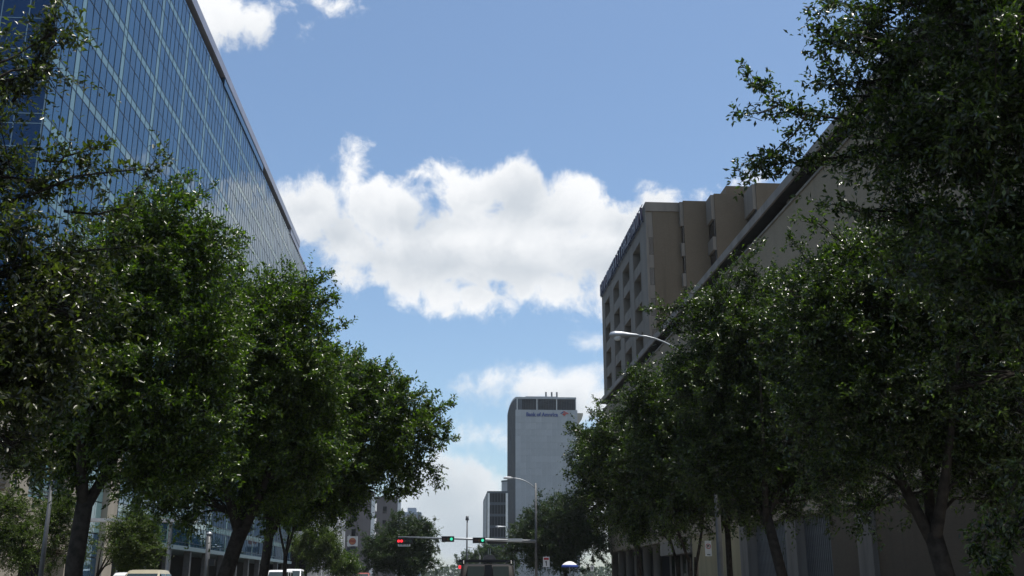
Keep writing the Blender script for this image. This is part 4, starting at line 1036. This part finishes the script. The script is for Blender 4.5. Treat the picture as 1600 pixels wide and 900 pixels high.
def post_sign(label, px, Y, y0, y1, wpx, name='parking_sign', post=True, kind=0, xoff=0):
    a = atY(px, y0, Y); b = atY(px, y1, Y); z0 = gz(Y) + (.13 if a[0] > 5.2 else 0)
    t = thing(name, label, 'sign', (a[0], Y, z0))
    w = wpx/FPX*Y/2; zt, zb = a[2] - z0, b[2] - z0
    if post: MB().tube([(0, .04, 0), (0, .04, zt + .05)], .03, 8).build('post', M['steel'], t)
    pl = MB().box(-w, w, -.012, .0, zb, zt).build('plate', M['signwhite'], t)
    h = zt - zb
    if kind == 0:
        MB().box(-w*.75, w*.75, -.02, -.0125, zt - h*.3, zt - h*.1).build('red_header', M['signred'], t)
        MB().box(-w*.12, w*.12, -.02, -.0125, zb + h*.12, zt - h*.42).build('printed_bar', M['black'], t)
        MB().prism([(-w*.45, zt - h*.5), (w*.1, zt - h*.38), (w*.1, zt - h*.62)], -.02, -.0126, 'y').build('printed_arrow', M['black'], t)
    elif kind == 1:
        ring = MB(); n = 20; cz = zt - h*.36; r0, r1 = w*.62, w*.78
        for j in range(n):
            a0, a1 = 2*math.pi*j/n, 2*math.pi*(j+1)/n
            ring.quadbox([(r0*math.cos(a0), -.02, cz + r0*math.sin(a0)), (r1*math.cos(a0), -.02, cz + r1*math.sin(a0)), (r1*math.cos(a1), -.02, cz + r1*math.sin(a1)), (r0*math.cos(a1), -.02, cz + r0*math.sin(a1)),
                          (r0*math.cos(a0), -.0125, cz + r0*math.sin(a0)), (r1*math.cos(a0), -.0125, cz + r1*math.sin(a0)), (r1*math.cos(a1), -.0125, cz + r1*math.sin(a1)), (r0*math.cos(a1), -.0125, cz + r0*math.sin(a1))])
        ring.build('red_ring', M['signred'], t)
        MB().box(-w*.3, -w*.1, -.018, -.0125, cz - w*.4, cz + w*.4).box(-.1*w, w*.3, -.018, -.0125, cz + w*.2, cz + w*.4).box(w*.12, w*.3, -.018, -.0125, cz, cz + w*.2).box(-.1*w, w*.3, -.018, -.0125, cz - .1*w, cz).build('printed_letter', M['black'], t)
        MB().box(-w*.5, w*.5, -.02, -.0125, zb + h*.06, zb + h*.12).build('printed_bar', M['black'], t)
    else:
        MB().box(-w*.3, w*.3, -.02, -.0125, zb + h*.3, zb + h*.75).build('printed_bar', M['black'], t)
    return t
post_sign('white kerb sign with a red top and black arrow right of the tall lamp', 853.5, 60, 870, 886, 10)
post_sign('little white sign on a thin post near the tower corner on the right', 925, 80, 884, 892.5, 5, kind=2)
post_sign('white no parking sign with a red ring on the dark lamp pole', 1106, 32.5, 845, 869, 10, kind=1, post=False)

def parasol():
    Y = 65.0; c = atY(890, 877, Y); z0 = gz(Y) + .13; H = c[2] - z0; r = 12.6/FPX*Y
    t = thing('parasol', 'small domed parasol with a white top and blue edge on the right pavement', 'parasol', (c[0], Y, z0))
    MB().tube([(0, 0, 0), (0, 0, H)], .022, 8).build('pole', M['steel'], t)
    cv = MB(); n = 16
    prof = [(r*f_, H - r*.52*f_**2.1) for f_ in (.02, .3, .55, .75, .9)]
    MB().lathe(prof, 0, 0, 24).build('canopy', M['canvas'], t, True)
    zz = prof[-1][1]
    MB().lathe([(r*.902, zz - .001), (r*1.0, zz - r*.13), (r*.985, zz - r*.27)], 0, 0, 24).build('blue_edge', M['bluecanvas'], t, True)
    MB().box(-.25, .25, -.25, .25, 0, .1).build('foot', M['greysteel'], t)
parasol()

def pole_sign():
    Y = 170.0; a = atY(543, 838, Y); b = atY(558.5, 853.5, Y); z0 = gz(Y)
    cx = (a[0] + b[0])/2; w = (b[0] - a[0])/2; zt, zb = a[2] - z0, b[2] - z0; cz = (zt + zb)/2
    t = thing('pole_sign', 'square white pole sign with a round orange emblem before the grey brown block', 'sign', (cx, Y, z0))
    MB().tube([(-w*.7, .1, 0), (-w*.7, .1, zt + .2)], .1, 8).build('post', M['steel'], t)
    MB().box(-w, w, -.1, .1, zb, zt).build('panel', M['signwhite'], t)
    def disc(r, y0, y1, m, nm, z_a=-9, z_b=9):
        p = [(r*math.cos(2*math.pi*i/28), cz + max(z_a, min(z_b, r*math.sin(2*math.pi*i/28)))) for i in range(28)]
        MB().prism(p, y0, y1, 'y').build(nm, M[m], t)
    disc(w*.70, -.112, -.101, 'signblue', 'emblem_rim', -9, w*.3); disc(w*.66, -.122, -.113, 'signorange', 'emblem_disc'); disc(w*.60, -.132, -.123, 'emblemred', 'emblem_band', -w*.2, w*.2)
    MB().box(-w, w, -.1, .1, zb - .9, zb - .15).build('lower_panel', M['bankdark'], t)
pole_sign()

# ------------------------------------------------------------------ vehicles (only their roofs rise into the picture)
def car(name, label, cat, x, Y, rz, L_, Wd, H, paint, kind='sedan'):
    z0 = gz(Y)
    t = thing(name, label, cat, (x, Y, z0), None, rz)
    hw = Wd/2; gc = .22; belt = H*.60
    if kind == 'sedan': roof = (-.22*L_, .08*L_); glass = (-.40*L_, .24*L_)
    elif kind == 'suv': roof = (-.44*L_, .10*L_); glass = (-.485*L_, .26*L_)
    else: roof = (-.47*L_, .24*L_); glass = (-.495*L_, .38*L_)
    body = MB(); st = [(-.5, .80, belt*.62, belt*.80), (-.485, .92, gc + .05, belt*.97), (-.40, 1.0, gc, belt), (glass[1]/L_, 1.0, gc, belt), (.40, .97, gc, belt*.90), (.48, .88, gc + .06, belt*.80), (.5, .76, belt*.45, belt*.66)]
    if kind == 'van': st[4] = (.42, .97, gc, belt*.93)
    for u_, wf, zb, zt in st:
        y = u_*L_; w = hw*wf
        body.v += [(-w*.94, y, zb), (w*.94, y, zb), (w, y, zb + (zt-zb)*.35), (w*.97, y, zb + (zt-zb)*.8), (w*.88, y, zt), (-w*.88, y, zt), (-w*.97, y, zb + (zt-zb)*.8), (-w, y, zb + (zt-zb)*.35)]
    for i in range(len(st) - 1):
        for j in range(8): body.f.append((i*8+j, i*8+(j+1) % 8, (i+1)*8+(j+1) % 8, (i+1)*8+j))
    body.f += [tuple(range(7, -1, -1)), tuple(range((len(st)-1)*8, len(st)*8))]
    o = body.build('body', paint, t, True)
    rw = hw*(.72 if kind == 'sedan' else .80); bw = hw*.9; zb = belt - .02
    bot = [(-bw, glass[0]), (bw, glass[0]), (bw, glass[1]), (-bw, glass[1])]; top = [(-rw, roof[0]), (rw, roof[0]), (rw, roof[1]), (-rw, roof[1])]
    rz_ = H - .07
    def ring(x0, x1, ya, yb, z, rad):
        p = []
        for cx, cy, a0 in ((x1 - rad, yb - rad, 0), (x0 + rad, yb - rad, 90), (x0 + rad, ya + rad, 180), (x1 - rad, ya + rad, 270)):
            for q in range(5):
                w = R(a0 + q*22.5); p.append((cx + rad*math.cos(w), cy + rad*math.sin(w), z))
        return p
    def loft(rings, nm):
        mb = MB()
        for rg_ in rings: mb.v += rg_
        n = len(rings[0])
        for i in range(len(rings) - 1):
            for j in range(n): mb.f.append((i*n+j, i*n+(j+1) % n, (i+1)*n+(j+1) % n, (i+1)*n+j))
        mb.f.append(tuple(range((len(rings)-1)*n, len(rings)*n)))
        return mb.build(nm, paint, t, True)
    loft([ring(-bw, bw, glass[0], glass[1], zb, .10), ring(-rw, rw, roof[0], roof[1], rz_, .10)], 'cabin')
    loft([ring(-rw, rw, roof[0], roof[1], rz_, .10), ring(-rw*.965, rw*.965, roof[0] + .05, roof[1] - .06, rz_ + .035, .12), ring(-rw*.86, rw*.86, roof[0] + .18, roof[1] - .22, H - .012, .16), ring(-rw*.5, rw*.5, roof[0] + .5, roof[1] - .5, H, .2)], 'roof')
    def pane(nm, A, B, C_, D_, off, s0=.06, s1=.94, t0=.1, t1=.86):
        A, B, C_, D_ = map(Vector, (A, B, C_, D_)); q = lambda u_, v: (A*(1-u_) + B*u_)*(1-v) + (D_*(1-u_) + C_*u_)*v
        n = (B - A).cross(D_ - A).normalized(); n = n if n.dot(Vector(off)) > 0 else -n
        c = [q(s0, t0), q(s1, t0), q(s1, t1), q(s0, t1)]
        return MB().quadbox([p - n*.01 for p in c] + [p + n*.012 for p in c]).build(nm, M['carglass'], t)
    b3 = [Vector((a, b, zb)) for a, b in bot]; t3 = [Vector((a, b, rz_)) for a, b in top]
    pane('windscreen', b3[3], b3[2], t3[2], t3[3], (0, 1, .3)); 
    if kind == 'van2':
        pass
    else: pane('rear_window', b3[0], b3[1], t3[1], t3[0], (0, -1, .3))
    nsplit = 2 if kind == 'sedan' else 3
    for k_ in range(nsplit):
        u0, u1 = k_/nsplit, (k_+1)/nsplit
        for A, B, C_, D_, off in ((b3[1], b3[2], t3[2], t3[1], (1, 0, 0)), (b3[0], b3[3], t3[3], t3[0], (-1, 0, 0))):
            pane('side_window', A, B, C_, D_, off, u0 + .03, u1 - .03)
    tm = MB().tube([(-.1, 0, 0), (.1, 0, 0)], .33, 20).mesh('tyre', M['rubber'], False); rm = MB().tube([(-.108, 0, 0), (.108, 0, 0)], .2, 14).mesh('rim', M['chrome'])
    for sx in (-1, 1):
        for y in (-.30*L_, .31*L_):
            w = inst('wheel', tm, t, (sx*(hw - .1), y, .33)); inst('rim', rm, w)
        MB().box(sx*hw*.62 - .16, sx*hw*.62 + .16, .485*L_, .503*L_, belt*.58, belt*.74).build('headlight', M['headlamp'], t)
        MB().box(sx*hw*.66 - .12, sx*hw*.66 + .12, -.503*L_, -.488*L_, belt*.66, belt*.86).build('tail_light', M['redlens'], t)
        MB().box(sx*(hw + .1) - .1, sx*(hw + .1) + .1, .17*L_, .20*L_, belt + .02, belt + .16).build('mirror', paint, t)
    MB().box(-hw*.9, hw*.9, .496*L_, .515*L_, .25, .45).build('front_bumper', M['black'], t)
    MB().box(-hw*.9, hw*.9, -.515*L_, -.496*L_, .25, .45).build('rear_bumper', M['black'], t)
    return t
xg = atY(229, 895, 43)[0]
car('parked_car', 'champagne coloured car parked below the young tree at the left', 'car', xg, 43, R(179), 4.5, 1.74, 1.80, M['gold'], 'sedan')
car('parked_car', 'white car parked just behind the champagne car, mostly hidden by it', 'car', atY(204, 895, 49)[0], 49, R(181), 4.5, 1.72, 1.72, M['white'], 'sedan')
car('parked_van', 'white van nearest the thin oak trunk, left one of the pair', 'van', atY(437, 895, 88)[0], 88, R(180), 4.9, 1.75, 1.88, M['white'], 'van', )
car('parked_van', 'slightly taller white van behind the thin oak trunk, right of its pair', 'van', atY(459.5, 895, 99)[0], 99, R(183), 4.9, 1.75, 1.97, M['white'], 'van')
car('red_car', 'rust red vehicle roof below the round tree left of the street', 'car', atY(568, 895, 135)[0], 135, R(180), 4.6, 1.75, 1.72, M['maroon'], 'suv')
def dark_van():
    Y = 32.0; c = atY(762, 890, Y)
    t = car('dark_van', 'dark brown van ahead with two rear windows and one lit brake light', 'van', c[0], Y + 2.4, 0, 4.8, 1.95, 1.88, M['darkpaint'], 'van')
    for o in list(t.children):
        if o.name.startswith('rear_window'): bpy.data.objects.remove(o)
    y = -.495*4.8
    for xa, xb in ((-.62, -.10), (.16, .66)):
        MB().quadbox([(xa, y + .0, 1.2), (xb, y + .0, 1.2), (xb, y + .06, 1.2), (xa, y + .06, 1.2), (xa*.96, y + .045, 1.80), (xb*.96, y + .045, 1.80), (xb*.96, y + .12, 1.80), (xa*.96, y + .12, 1.80)]).build('rear_window', M['vanglass'], t)
    MB().box(-.87, -.80, y - .02, y + .05, 1.73, 1.82).build('brake_light', M['red'], t)
    for x in (-.72, .72): MB().tube([(x, -2.2, 1.86), (x, -2.1, 1.96), (x, .7, 1.96), (x, .8, 1.86)], .022, 6).build('roof_rail', M['black'], t)
    for yy in (-1.9, -.8, .3): MB().box(-.86, .86, yy - .03, yy + .03, 1.963, 2.0).build('roof_rack_bar', M['black'], t)
    MB().quadbox([(-.12, -1.9, 2.003), (.26, -1.9, 2.003), (.26, -1.0, 2.003), (-.12, -1.0, 2.003), (-.06, -1.86, 2.14), (.2, -1.86, 2.14), (.2, -1.05, 2.14), (-.06, -1.05, 2.14)]).build('roof_bundle', M['black'], t)
    for x in (.04, .1): MB().tube([(x, -1.8, 2.14), (x, -1.8, 2.34)], .008, 6).build('whip_aerial', M['steel'], t)
    MB().box(-.09, .13, y - .005, y + .09, 1.1, 1.84).build('rear_door_post', M['black'], t)
M['vanglass'] = mat('green_tinted_glass', (0.020, 0.045, 0.038), 0.08, 0.4, ior=1.4, var=0.15)
dark_van()

# ------------------------------------------------------------------ summer haze in the street air
HAZE = 0.00012
if HAZE:
    hm = bpy.data.materials.new('haze'); hm.use_nodes = True
    T = NT(hm.node_tree); T.n.remove(T.n['Principled BSDF'])
    pv = T.node('ShaderNodeVolumePrincipled'); pv.inputs['Density'].default_value = HAZE; pv.inputs['Color'].default_value = (0.86, 0.93, 1.0, 1); pv.inputs['Anisotropy'].default_value = 0.3
    T.l.new(pv.outputs[0], T.n['Material Output'].inputs['Volume'])
    h = MB().box(-3050, 3050, -250, 3050, -1.2, 98).build('haze', hm); h['kind'] = 'stuff'
